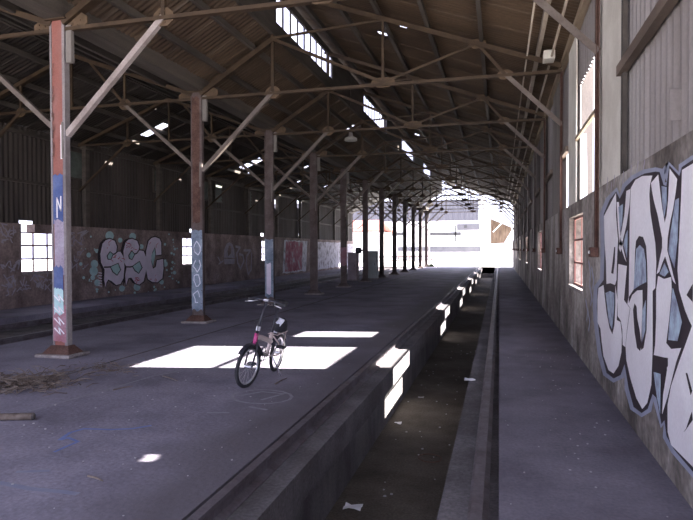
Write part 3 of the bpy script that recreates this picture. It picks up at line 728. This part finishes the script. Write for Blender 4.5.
# faded second tag farther along, scrawls beside the first window
E_ = dict(dx=215, dy=235, s=10.4)
mb = MB()
wall_poly(mb, [(92, 235), (95, 150), (120, 90), (150, 75), (180, 95), (200, 150), (205, 240)], 'X', XL, .003, **E_)
wall_poly(mb, [(92, 245), (205, 250), (200, 300), (100, 305)], 'X', XL, .003, **E_)
wall_stroke(mb, [(215, 120), (260, 130), (225, 190), (235, 290), (265, 350), (300, 270), (290, 210), (255, 200)], .12, 'X', XL, .004, **E_)
wall_stroke(mb, [(300, 160), (370, 160), (330, 220), (325, 300), (345, 410), (375, 360), (380, 190)], .12, 'X', XL, .004, **E_)
wall_stroke(mb, [(30, 230), (60, 290), (40, 300), (85, 270)], .07, 'X', XL, .003, **E_)
mb.build('faded_tag', 'faint', wl)
mb = MB()
wall_poly(mb, [(130, 170), (145, 110), (165, 115), (168, 190), (135, 220)], 'X', XL, .006, **E_)
mb.build('faded_tag_shadow', 'masonL', wl)
mb = MB()
for cx, cy, n in ((10, 235, 12), (10, 265, 10), (15, 285, 16), (45, 282, 10), (75, 240, 12), (78, 262, 8), (35, 283, 8)):
    for _ in range(n):
        x, y = cx + rnd.uniform(-9, 9), cy + rnd.uniform(-7, 7)
        wall_stroke(mb, [(x, y), (x + rnd.uniform(-4, 4), y + rnd.uniform(-6, 6)), (x + rnd.uniform(-5, 5), y + rnd.uniform(-5, 5))], .035, 'X', XL, .003)
mb.build('scrawled_tags', 'faint', wl)
def wall_rect(name, m, y0, y1, z0, z1, off=.002):
    rr = random.Random(name + str(y0)); pts = []
    n = 14
    for i in range(n): pts.append((XL + off, y0 + (y1 - y0) * i / n, z0 + rr.uniform(-.05, .05)))
    for i in range(n): pts.append((XL + off, y1 - (y1 - y0) * i / n, z1 + rr.uniform(-.05, .03)))
    MB().poly(pts, (-.0015, 0, 0)).build(name, m, wl)
wall_rect('whitewash', 'whitewash', 34.0, 38.9, .1, 2.2)
wall_rect('pink_mural', 'pinkwash', 34.4, 37.9, .2, 2.15, .005)
wall_rect('whitewash', 'whitewash', 40.0, 49.5, .12, 2.2)
wall_rect('whitewash', 'whitewash', 49.9, 52.1, .12, 2.1)
# sprayed and chalked marks on the platform floor
fl = bpy.data.objects['floor']
mb = MB()
wall_stroke(mb, [(55, 452), (66, 447), (78, 442), (68, 438), (62, 440)], .03, 'Z', 0, .003)
wall_stroke(mb, [(60, 440), (70, 433), (84, 429), (110, 430), (132, 429), (150, 426)], .035, 'Z', 0, .003)
mb.build('blue_spray_line', 'bluespray', fl)

MB().box((-5.5, YN, -.034), (-5.352, YF, -.03)).build('dirt_line', 'dirt', bpy.data.objects['floor_column_strip'])
mb = MB()
wall_stroke(mb, [(0, 483), (30, 489), (62, 492), (76, 494)], .05, 'Z', 0, .002)
wall_stroke(mb, [(18, 472), (48, 471)], .04, 'Z', 0, .002)
mb.build('blue_scuff', 'bluescuff', fl)
mb = MB()
wall_stroke(mb, [(262 + 30 * math.cos(a * .42), 397 + 7 * math.sin(a * .42)) for a in range(16)], .035, 'Z', 0, .003)
wall_stroke(mb, [(240, 396), (262, 392), (284, 394), (262, 400)], .04, 'Z', 0, .0035)
wall_stroke(mb, [(250, 407), (266, 410)], .04, 'Z', 0, .003)
wall_stroke(mb, [(208, 413), (228, 413)], .035, 'Z', 0, .003)
mb.build('chalk_ring', 'chalk', fl)
mb = MB()
wall_stroke(mb, [(30, 411), (70, 400), (110, 389), (150, 377), (180, 371)], .03, 'Z', 0, .002)
mb.build('pale_scrape', 'chalk', fl)

# ================================================================== BICYCLE
BK = (-2.84, 6.62, 0)
bike = thing('folding_bicycle', 'folding bicycle with small wheels parked on its stand on the sunlit platform', 'bicycle', BK)
bike.rotation_euler = (math.radians(-8), 0, math.radians(-88))
BAG_DY = .41
R = .25; XF_, XR_ = .47, -.48
def wheel(x, name):
    ty = MB().torus((x, 0, R), (0, 1, 0), R - .022, .022, 40, 10).build(name, 'tyre', bike, smooth=True)
    MB().torus((x, 0, R), (0, 1, 0), R - .05, .012, 40, 8).build('rim', 'alloy', ty, smooth=True)
    sp = MB()
    for i in range(20):
        a = 2 * math.pi * i / 20; s = .02 if i % 2 else -.02
        sp.tube([(x, s, R), (x + (R - .055) * math.cos(a), 0, R + (R - .055) * math.sin(a))], .0016, 4)
    sp.build('spokes', 'alloy', ty)
    MB().tube([(x, -.045, R), (x, .045, R)], .018, 12).build('hub', 'alloy', ty)
wheel(XF_, 'front_wheel'); wheel(XR_, 'rear_wheel')
HB_, HT = Vector((.385, 0, .50)), Vector((.365, 0, .62))
for s in (-.05, .05):
    MB().tube([(XF_, s, R), (.41, s, .47), (.395, s * .5, .53)], .012, 8).build('fork_blade', 'bikeblack', bike, smooth=True)
fm = MB()
for i in range(13):
    a = math.radians(20 + i * 10); r0 = R + .018
    for s in (-.03, .03): fm.v.append(Vector((XF_ - r0 * math.cos(a) * 1., s, R + r0 * math.sin(a))))
for i in range(12): fm.f.append((2 * i, 2 * i + 1, 2 * i + 3, 2 * i + 2))
fm.build('front_mudguard', 'bikeblack', bike, solid=.004)
MB().tube([(.392, 0, .50), (.372, 0, .63)], .026, 12).build('head_tube', 'bikepink', bike, smooth=True)
MB().tube([(.372, 0, .63), (.30, 0, .86), (.24, 0, 1.0)], .019, 12).build('handlebar_stem', 'bikeblack', bike, smooth=True)
MB().tube([(.36, .0, .66), (.352, 0, .71)], .027, 12).build('stem_clamp', 'paper', bike)
hb = [(.245, -.22, 1.0), (.25, -.1, 1.015), (.25, 0, 1.015), (.25, .1, 1.015), (.245, .22, 1.0)]
MB().tube(hb, .012, 8).build('handlebar', 'bikeblack', bike, smooth=True)
for s in (-1, 1):
    MB().tube([(.243, s * .16, 1.0), (.235, s * .26, .995)], .018, 10).build('grip', 'tyre', bike, smooth=True)
    MB().tube([(.26, s * .12, 1.0), (.31, s * .15, .985), (.32, s * .25, .965)], .008, 6).build('brake_lever', 'alloy', bike, smooth=True)
MB().tube([(.255, -.03, 1.015), (.255, .03, 1.015)], .018, 10).build('handlebar_clamp', 'alloy', bike)
# frame: main beam, seat tube, stays
MB().tube([(.375, 0, .585), (.2, 0, .555), (-.10, 0, .47), (-.16, 0, .45)], .03, 12).build('main_tube', 'bikeframe', bike, smooth=True)
MB().tube([(.38, 0, .525), (.15, 0, .36), (-.08, 0, .285)], .022, 12).build('down_tube', 'bikeblack', bike, smooth=True)
MB().tube([(-.08, 0, .28), (-.17, 0, .56)], .023, 12).build('seat_tube', 'bikeframe', bike, smooth=True)
for s in (-1, 1):
    MB().tube([(-.08, s * .03, .285), (-.26, s * .055, .26), (XR_, s * .055, R)], .010, 8).build('chain_stay', 'bikeframe', bike, smooth=True)
    MB().tube([(-.16, s * .025, .52), (-.3, s * .055, .42), (XR_, s * .055, R)], .009, 8).build('seat_stay', 'bikeframe', bike, smooth=True)
MB().tube([(-.165, 0, .54), (-.27, 0, .885)], .015, 10).build('seat_post', 'bikeblack', bike, smooth=True)
sd = MB(); secs = [(-.40, .085, .0), (-.38, .095, .02), (-.30, .085, .022), (-.22, .045, .012), (-.14, .024, .008), (-.11, .015, 0)]
for x, w, zc in secs:
    for k in range(10):
        a = 2 * math.pi * k / 10; sd.v.append(Vector((x, w * math.cos(a), .915 + zc + .03 * math.sin(a))))
for i in range(len(secs) - 1):
    for k in range(10): sd.f.append((i * 10 + k, i * 10 + (k + 1) % 10, (i + 1) * 10 + (k + 1) % 10, (i + 1) * 10 + k))
sd.f.append(tuple(range(10))); sd.f.append(tuple(range(50, 60)))
sd.build('saddle', 'cloth_b', bike, smooth=True)
# drivetrain
cs = MB().torus((-.08, -.05, .285), (0, 1, 0), .085, .006, 30, 6)
for i in range(5):
    a = 2 * math.pi * i / 5; cs.tube([(-.08, -.05, .285), (-.08 + .083 * math.cos(a), -.05, .285 + .083 * math.sin(a))], .006, 5)
cs.build('chainring', 'bikeblack', bike)
MB().torus((XR_, -.05, R), (0, 1, 0), .035, .008, 20, 6).build('sprocket', 'bikeblack', bike)
ch = MB().tube([(-.08, -.05, .372), (XR_, -.05, R + .04)], .005, 5).tube([(-.08, -.05, .198), (XR_, -.05, R - .04)], .005, 5); ch.build('chain', 'bikeblack', bike)
for s, a in ((-1, 1), (1, -1)):
    c = MB().tube([(-.08, s * .065, .285), (-.08 + a * .11, s * .08, .285 - a * .11)], .01, 8).build('crank_arm', 'alloy', bike)
    px, pz = -.08 + a * .11, .285 - a * .11
    MB().box((px - .05, s * .085, pz - .014), (px + .05, s * .19, pz + .014)).build('pedal', 'tyre', c, bevel=.005)
MB().tube([(-.14, .05, .27), (-.2, .11, .14), (-.24, .17, .012)], .01, 8).build('kickstand', 'alloy', bike, smooth=True)
rk = MB()
for s in (-.06, .06):
    rk.tube([(-.2, s, .53), (-.62, s, .53)], .006, 6); rk.tube([(XR_, s, R), (-.56, s, .53)], .005, 6)
for x in (-.22, -.36, -.5, -.61): rk.tube([(x, -.06, .53), (x, .06, .53)], .005, 6)
rk.build('rear_rack', 'bikeframe', bike, smooth=True)
for s in (1,):
    cb = MB().tube([(.30, .1, .99), (.40, .05, .93), (.40, .02, .75), (.40, .02, .6)], .004, 5); cb.build('brake_cable', 'tyre', bike, smooth=True)
fm = MB()
for i in range(12):
    a = math.radians(30 + i * 11); r0 = R + .02
    for s in (-.028, .028): fm.v.append(Vector((XR_ + r0 * math.cos(a), s, R + r0 * math.sin(a))))
for i in range(11): fm.f.append((2 * i, 2 * i + 1, 2 * i + 3, 2 * i + 2))
fm.build('rear_mudguard', 'bikeblack', bike, solid=.004)
STEER = Matrix.Translation((.39, 0, 0)) @ Matrix.Rotation(math.radians(-11), 4, 'Z') @ Matrix.Translation((-.39, 0, 0))
for ch_ in list(bike.children):
    if ch_.name.split('.')[0] in ('front_wheel', 'fork_blade', 'front_mudguard', 'handlebar_stem', 'stem_clamp', 'handlebar', 'grip', 'brake_lever', 'handlebar_clamp', 'brake_cable'): ch_.matrix_local = STEER
# the bag on the rack
bg = thing('saddle_bag', 'black bag with a white cloth strapped on the rack behind the bicycle saddle', 'bag', (BK[0] + .075, BK[1] + .42, .54))
bg.scale = (.72, .72, .8); bg.rotation_euler = (0, math.radians(8), 0)
mb = MB()
for i, (z, rx, ry) in enumerate([(0, .10, .12), (.02, .125, .15), (.1, .135, .16), (.17, .12, .14), (.21, .07, .09), (.215, 0.005, .005)]):
    for k in range(14):
        a = 2 * math.pi * k / 14; w = 1 + .06 * math.sin(3 * a + i)
        mb.v.append(Vector((rx * math.cos(a) * w, ry * math.sin(a) * w, z)))
for i in range(5):
    for k in range(14): mb.f.append((i * 14 + k, i * 14 + (k + 1) % 14, (i + 1) * 14 + (k + 1) % 14, (i + 1) * 14 + k))
mb.f.append(tuple(range(14)))
mb.build('bag_body', 'cloth_b', bg, smooth=True)
mb = MB()
for i in range(9):
    t = i / 8
    c = Vector((.07 - .1 * t + .03 * math.sin(5 * t), -.155 + .06 * t, .235 - .23 * t * t - .02 * t))
    for k, q in enumerate((-.5, -.2, .2, .5)):
        mb.v.append(c + Vector((q * .11, -.012 * (k % 2) - .012, -.02 * q)))
for i in range(8):
    for k in range(3): mb.f.append((i * 4 + k, i * 4 + k + 1, (i + 1) * 4 + k + 1, (i + 1) * 4 + k))
mb.build('draped_cloth', 'cloth_w', bg, smooth=True, solid=.008)

# ================================================================== SMALL THINGS
# fixtures
def lamp(x, y, z, label):
    o = (x, y, z); t = thing('pendant_lamp', label, 'lamp', o)
    MB().lathe(o, [(.02, .26), (.06, .25), (.07, .14), (.19, .08), (.2, .0), (.19, .0), (.06, .12), (.0, .13)], 24).build('shade', 'enamel', t, o, smooth=True)
    MB().tube([(x, y, z + .25), (x, y, z_right(x) - .2 if x > -4.7 else z_short(x) - .2)], .008, 6).build('hanging_rod', 'purlin', t, o)
lamp(-4.5, 17.6, 5.0, 'small round enamel lamp shade hanging under the roof, past the second truss')
o = (.88, 11.45, 5.02)
bx = thing('light_fitting', 'pale square box fixed at the roof edge by the right wall', 'light fitting', o)
MB().box((.78, 11.3, 5.1), (.98, 11.6, 5.26)).build('housing', 'pier', bx, o, bevel=.012)
MB().box((.85, 11.42, 5.26), (.91, 11.48, 5.33)).build('mounting_lug', 'truss', bx, o)
# loose sheet hanging outside the open bay
ls = MB()
YB = 9.97
nn = 12
for i in range(nn + 1):
    x = 1.25 + .19 * i / nn; y = YB
    for z in (2.34 if x > 1.345 else 3.44, 3.44, 4.9): ls.v.append(Vector((x, y, z)))
for i in range(nn):
    for j in range(2):
        if j == 0 and i < 6: continue
        ls.f.append((i * 3 + j, (i + 1) * 3 + j, (i + 1) * 3 + j + 1, i * 3 + j + 1))
tag(ls.build('loose_sheet', 'pier_d', origin=(1.35, YB, 2.34), solid=.004), 'loose grey metal sheet standing edge-on in the open wall bay', 'metal sheet')

# cabinets between columns
def cabinet(x, y, w, d, h, m, label):
    o = (x, y, -.035); t = thing('control_cabinet', label, 'cabinet', o)
    MB().box((x - w / 2, y - d / 2, .03), (x + w / 2, y + d / 2, h)).build('body', m, t, o, bevel=.015)
    MB().box((x - w / 2 + .04, y - d / 2 - .018, .1), (x + w / 2 - .04, y - d / 2 - .0, h - .08)).build('door', m, t, o, bevel=.006)
    MB().box((x - w / 2 - .03, y - d / 2 - .03, h), (x + w / 2 + .03, y + d / 2 + .03, h + .04)).build('cap', m, t, o, bevel=.008)
    MB().box((x - w / 2 - .02, y - d / 2 - .02, -.035), (x + w / 2 + .02, y + d / 2 + .02, .03)).build('plinth', 'concrete_p', t, o)
    MB().tube([(x + w / 2 - .1, y - d / 2 - .02, h * .5), (x + w / 2 - .1, y - d / 2 - .05, h * .5), (x + w / 2 - .1, y - d / 2 - .05, h * .58)], .012, 6).build('handle', 'bikeblack', t, o)
cabinet(-7.45, 29.6, .5, .5, 1.4, 'cabp', 'mauve-grey upright cabinet left of the column with the round black fitting')
cabinet(-6.8, 31.0, .72, .5, 1.48, 'cabg', 'grey-green upright cabinet right of the column with the round black fitting')

# brush, log, sticks, litter
mb = MB(); rr = random.Random(11)
for i in range(260):
    x = -5.42 + rr.gauss(0, .26); y = 5.62 + rr.gauss(0, .24); z = -.02 + abs(rr.gauss(0, .06)); L = rr.uniform(.1, .35); a = rr.uniform(0, 6.28)
    if x > -4.9 and y < 5.2: continue
    dz = rr.uniform(-.02, .07); z0 = .012 if x > -5.35 else -.02
    p0 = Vector((x, y, max(z, z0))); p1 = p0 + Vector((L * math.cos(a), L * math.sin(a), dz)); p1.z = max(p1.z, .012)
    mb.tube([p0, (p0 + p1) / 2 + Vector((0, 0, .02)), p1], [.006, .005, .002], 4)
for i in range(120):
    x = -5.1 + rr.gauss(0, .25); y = 6.6 + rr.gauss(0, .25); L = rr.uniform(.04, .15); a = rr.uniform(0, 6.28)
    p0 = Vector((x, y, .01)); p1 = p0 + Vector((L * math.cos(a), L * math.sin(a), rr.uniform(0, .03))); mb.tube([p0, p1], [.005, .002], 4)
tag(mb.build('dry_twigs', 'twig', origin=(-5.35, 5.75, 0)), 'tangle of dry twigs and straw on the platform by the red column', 'twigs', kind='stuff')
p = [(-4.9, 4.27, .035), (-4.6, 4.37, .036), (-4.25, 4.49, .034)]
lg = thing('fallen_branch', 'short pale branch lying on the platform at the near left', 'branch', (-4.5, 4.4, 0))
MB().tube(p, [.03, .032, .034], 10).build('branch', 'twig', lg, (-4.5, 4.4, 0), smooth=True)
MB().tube([(-4.25, 4.49, .034), (-4.235, 4.495, .034)], [.036, .028], 10).build('broken_end', 'dirt', lg, (-4.5, 4.4, 0))
for (u, v, u2, v2, lb) in [(113, 390, 133, 386, 'thin dark stick lying left of the chalk ring'), (163, 376, 178, 381, 'small twig lying on the platform before the sunlit patch'), (88, 476, 103, 481, 'thin stick on the platform near the blue scuffs'), (275, 384, 287, 378, 'thin straw lying on the platform just right of the bicycle')]:
    a, b_ = hit(u, v, 'Z', .008), hit(u2, v2, 'Z', .008)
    tag(MB().tube([a - a.lerp(b_, .5) + a.lerp(b_, .5), a.lerp(b_, .5) + Vector((0, 0, .006)), b_], [.008, .007, .004], 6).build('stick', 'twig', origin=a), lb, 'stick')
mb = MB(); rr = random.Random(5)
def chip(x, y, z, s):
    n = 5; a0 = rr.uniform(0, 6); mb.poly([(x + s * rr.uniform(.6, 1) * math.cos(a0 + 6.28 * i / n), y + s * rr.uniform(.6, 1) * math.sin(a0 + 6.28 * i / n), z) for i in range(n)], (0, 0, s * .5))
for i in range(170): chip(rr.uniform(-5.2, -1.95), rr.uniform(2.8, 12), .002, rr.choice([.006, .008, .012]))
for i in range(70): chip(rr.uniform(.02, 1.1), rr.uniform(3, 10), .002, rr.choice([.005, .007, .01]))
for i in range(60): chip(rr.uniform(-1.5, -.45), rr.uniform(4, 16), -.998, rr.choice([.01, .015, .02]))
tag(mb.build('grit', 'stone'), 'scattered pale grit and crumbs over the floor and pit', 'grit', kind='stuff')
def paper(u, v, z, s, label, name='paper_scrap', m='paper', seed=0):
    c = hit(u, v, 'Z', z); rr = random.Random(seed); mb = MB(); n = 9
    for j in range(4):
        for i in range(4):
            mb.v.append(c + Vector((s * (i - 1.5) / 1.5, s * .7 * (j - 1.5) / 1.5, .01 + rr.uniform(0, s * .35))))
    for j in range(3):
        for i in range(3): mb.f.append((j * 4 + i, j * 4 + i + 1, j * 4 + i + 5, j * 4 + i + 4))
    tag(mb.build(name, m, origin=(c.x, c.y, z), solid=.004), label, 'litter')
paper(353, 509, -1.0, .09, 'crumpled white paper on the pit floor at the bottom edge', seed=1)
paper(398, 424, -1.0, .05, 'small white scrap in the pit below the sunlit wall patch', seed=2)
paper(470, 381, -.11, .07, 'flat white plastic scrap on the ledge right of the pit', name='plastic_scrap', seed=3)
paper(421, 398, -1.0, .05, 'pale leaf-like scrap in the middle of the pit floor', m='stone', seed=4)
# pale broken patch on the coping of the pit wall
mb = MB(); rr = random.Random(9)
cc = hit(297, 490, 'X', XE + .111)
mb.poly([(XE + .1125, cc.y + rr.uniform(.05, .09) * math.cos(a * .7), cc.z + rr.uniform(.03, .06) * math.sin(a * .7)) for a in range(9)], (.004, 0, 0))
mb.build('broken_patch', 'stone', bpy.data.objects['trim_pit_coping'], bpy.data.objects['trim_pit_coping'].location)
# wire loop on the pit floor
c = hit(430, 458, 'Z', -.99)
tag(MB().torus(c, (.02, 0, 1), .14, .006, 24, 6).build('wire_loop', 'rust', origin=c), 'rusty loop of wire lying on the pit floor', 'wire')
# tuft by the last column
mb = MB(); rr = random.Random(2)
for i in range(160):
    a = rr.uniform(0, 6.28); r = abs(rr.gauss(0, .16)); h_ = rr.uniform(.1, .38) * (1 - r); p0 = Vector((-6.0 + r * math.cos(a) * 1.6, 52.6 + r * math.sin(a), -.0)); p1 = p0 + Vector((rr.uniform(-.1, .1), rr.uniform(-.1, .1), h_))
    w = Vector((.035, 0, 0)); mb.f.append((len(mb.v), len(mb.v) + 1, len(mb.v) + 2)); mb.v += [p0 - w, p0 + w, p1]
tag(mb.build('weed_tuft', 'green', origin=(-6.0, 52.6, 0)), 'dark green weed tuft growing at the foot of the last column', 'weeds', kind='stuff')

# ================================================================== OUTSIDE, BEYOND THE FAR END
# big shed across the yard
YB_ = 92.
def xz(u, v): p = hit(u, v, 'Y', YB_); return p.x, p.z
o = (-15, YB_, 0)
t = thing('warehouse', 'long pale warehouse with grey cladding over a white wall across the yard', 'building', o)
MB().box((-40, YB_, -.03), (xz(479, 240)[0], YB_ + 12, xz(440, 221)[1])).build('lower_wall', 'bw', t, o)
zc = xz(440, 221)[1]; WT = xz(440, 201)[1]
corrugated('X', -40, xz(479, 240)[0] - .1, [zc, WT], lambda a, c, w: (a, YB_ - .1 + w, c), pitch=.6, amp=.05, per=4).build('upper_cladding', 'bg', t, o)
MB().box((-40.4, YB_ - .3, WT), (xz(479, 240)[0] + .4, YB_ + 12, WT + .12)).build('roof', 'bg', t, o)
def brect(name, m, u0, v0, u1, v1, d=.06):
    a, b_ = xz(u0, v0), xz(u1, v1); MB().box((a[0], YB_ - d - .04, b_[1]), (b_[0], YB_ - d, a[1])).build(name, m, t, o)
brect('window_strip', 'dark', 430, 232.5, 461, 235.5)
brect('window_strip', 'dark', 386, 232.5, 404, 235.5)
brect('grey_panel', 'bd', 457, 224, 480, 230)
brect('plinth_band', 'bd', 430, 246.5, 481, 252)
brect('plinth_band', 'bd', 398, 247, 429, 251)
brect('downpipe', 'dark', 455, 225, 456.2, 242); brect('downpipe', 'bg', 480.2, 228, 481, 249)
brect('vent', 'dark', 464, 225, 467, 228, .12)
o = (xz(484, 250)[0], 88., 0)
mb = MB().box((o[0] - .35, 87.8, -.03), (o[0] + .35, 88.3, 9.5))
tag(mb.build('concrete_post', 'bw', origin=o), 'tall white concrete post at the corner of the warehouse', 'post')
# lean-to
YL = 80.
def q(u, v, y=YL): return hit(u, v, 'Y', y)
o = (.3, YL, 0)
t = thing('lean_to', 'open lean-to shed with a brown boarded inside to the right of the warehouse', 'shed', o)
a, b_, c_, d_ = q(489, 218), q(513, 228), q(504, 243), q(490, 244)
MB().poly([a, b_, c_, d_], (0, .3, 0)).build('boarded_wall', 'bb', t, o)
r0, r1 = a + Vector((-.2, -2.5, .25)), b_ + Vector((.5, -2.5, .25))
MB().poly([r0, r1, r1 + Vector((0, 3.2, .1)), r0 + Vector((0, 3.2, .1))], (0, 0, .12)).build('roof', 'bd', t, o)
for (u, v) in ((490, 219), (512, 229)):
    p_ = q(u, v); MB().box((p_.x - .12, YL - 2.3, -.03), (p_.x + .12, YL - 2.06, p_.z + .2)).build('post', 'bw', t, o)
MB().bar(q(493, 232, YL - 1.), q(503, 222, YL - 1.), .15, .15).build('diagonal_brace', 'bw', t, o)
MB().box((d_.x, YL + .05, -.03), (b_.x, YL + .3, d_.z)).build('low_wall', 'bw', t, o)
# house with red roof to the left
o = (-17.5, 70, 0)
t = thing('house', 'low white house with a red tiled roof seen between the far columns', 'house', o)
h0, h1 = hit(352, 232, 'Y', 70.), hit(380, 240, 'Y', 70.)
MB().box((h0.x - 6, 70, -.03), (h1.x, 78, h0.z)).build('walls', 'bw', t, o)
MB().poly([(h0.x - 6.3, 69.6, h0.z), (h1.x + .3, 69.6, h0.z), (h1.x - .5, 74, h0.z + 1.5), (h0.x - 5.5, 74, h0.z + 1.5)], (0, 0, .15)).build('roof', 'btile', t, o)
MB().poly([(h0.x - 6.3, 78.4, h0.z), (h1.x + .3, 78.4, h0.z), (h1.x - .5, 74, h0.z + 1.5), (h0.x - 5.5, 74, h0.z + 1.5)], (0, 0, .15)).build('roof', 'btile', t, o)
# rusty railing
o = (-11, 66, 0)
t = thing('yard_railing', 'rusty pipe railing standing in the bright yard behind the far columns', 'railing', o)
ra, rb = hit(377, 257, 'Y', 66.), hit(432, 256, 'Y', 66.)
for dz in (.0, .45): MB().tube([(ra.x, 66, ra.z - dz), (rb.x, 66, rb.z - dz)], .06, 8).build('rail_pipe', 'rust', t, o)
for i in range(6):
    x = ra.x + (rb.x - ra.x) * i / 5; MB().tube([(x, 66, -.03), (x, 66, ra.z + .05)], .055, 8).build('post', 'rust', t, o)
# trestle in the yard
o = hit(490, 261, 'Y', 70.); o.z = -.03
t = thing('timber_trestle', 'brown timber trestle lying slantwise on the sunlit yard in line with the pit', 'trestle', o)
p0, p1 = hit(481, 252.5, 'Y', 70.), hit(500, 257, 'Y', 70.)
MB().bar(p0, p1, .2, .12).build('beam', 'wood', t, o)
for s in (-.35, .35): MB().bar(p0 + Vector((.25, 0, 0)), (p0.x + .1, 70 + s, -.03), .1, .1).build('leg', 'wood', t, o)
for s in (-.35, .35): MB().bar(p1 + Vector((-.25, 0, 0)), (p1.x - .1, 70 + s, -.03), .1, .1).build('leg', 'wood', t, o)
MB().bar((p0.x + .8, 70, .02), (p1.x, 70.1, .1), .2, .14).build('fallen_plank', 'wood', t, o)

# ================================================================== LIGHT
w = bpy.data.worlds.new('sky'); SC.world = w; w.use_nodes = True
bgn = w.node_tree.nodes['Background']; bgn.inputs['Color'].default_value = (.74, .765, 1., 1); bgn.inputs['Strength'].default_value = 1.0
sd_ = bpy.data.lights.new('sun', 'SUN'); sun = bpy.data.objects.new('sun', sd_); COL.objects.link(sun)
sd_.energy = 15.; sd_.angle = .0093; sd_.color = (1, .94, .86)
sun.rotation_euler = Vector((-1, -.2, -.684)).to_track_quat('-Z', 'Y').to_euler()
sun.location = (30, 6, 25)
SC.cycles.max_bounces = 12; SC.cycles.diffuse_bounces = 6; SC.cycles.transparent_max_bounces = 12
vs = SC.view_settings; vs.view_transform = 'Standard'; vs.look = 'None'; vs.exposure = 1.95; vs.gamma = 1; vs.use_curve_mapping = False
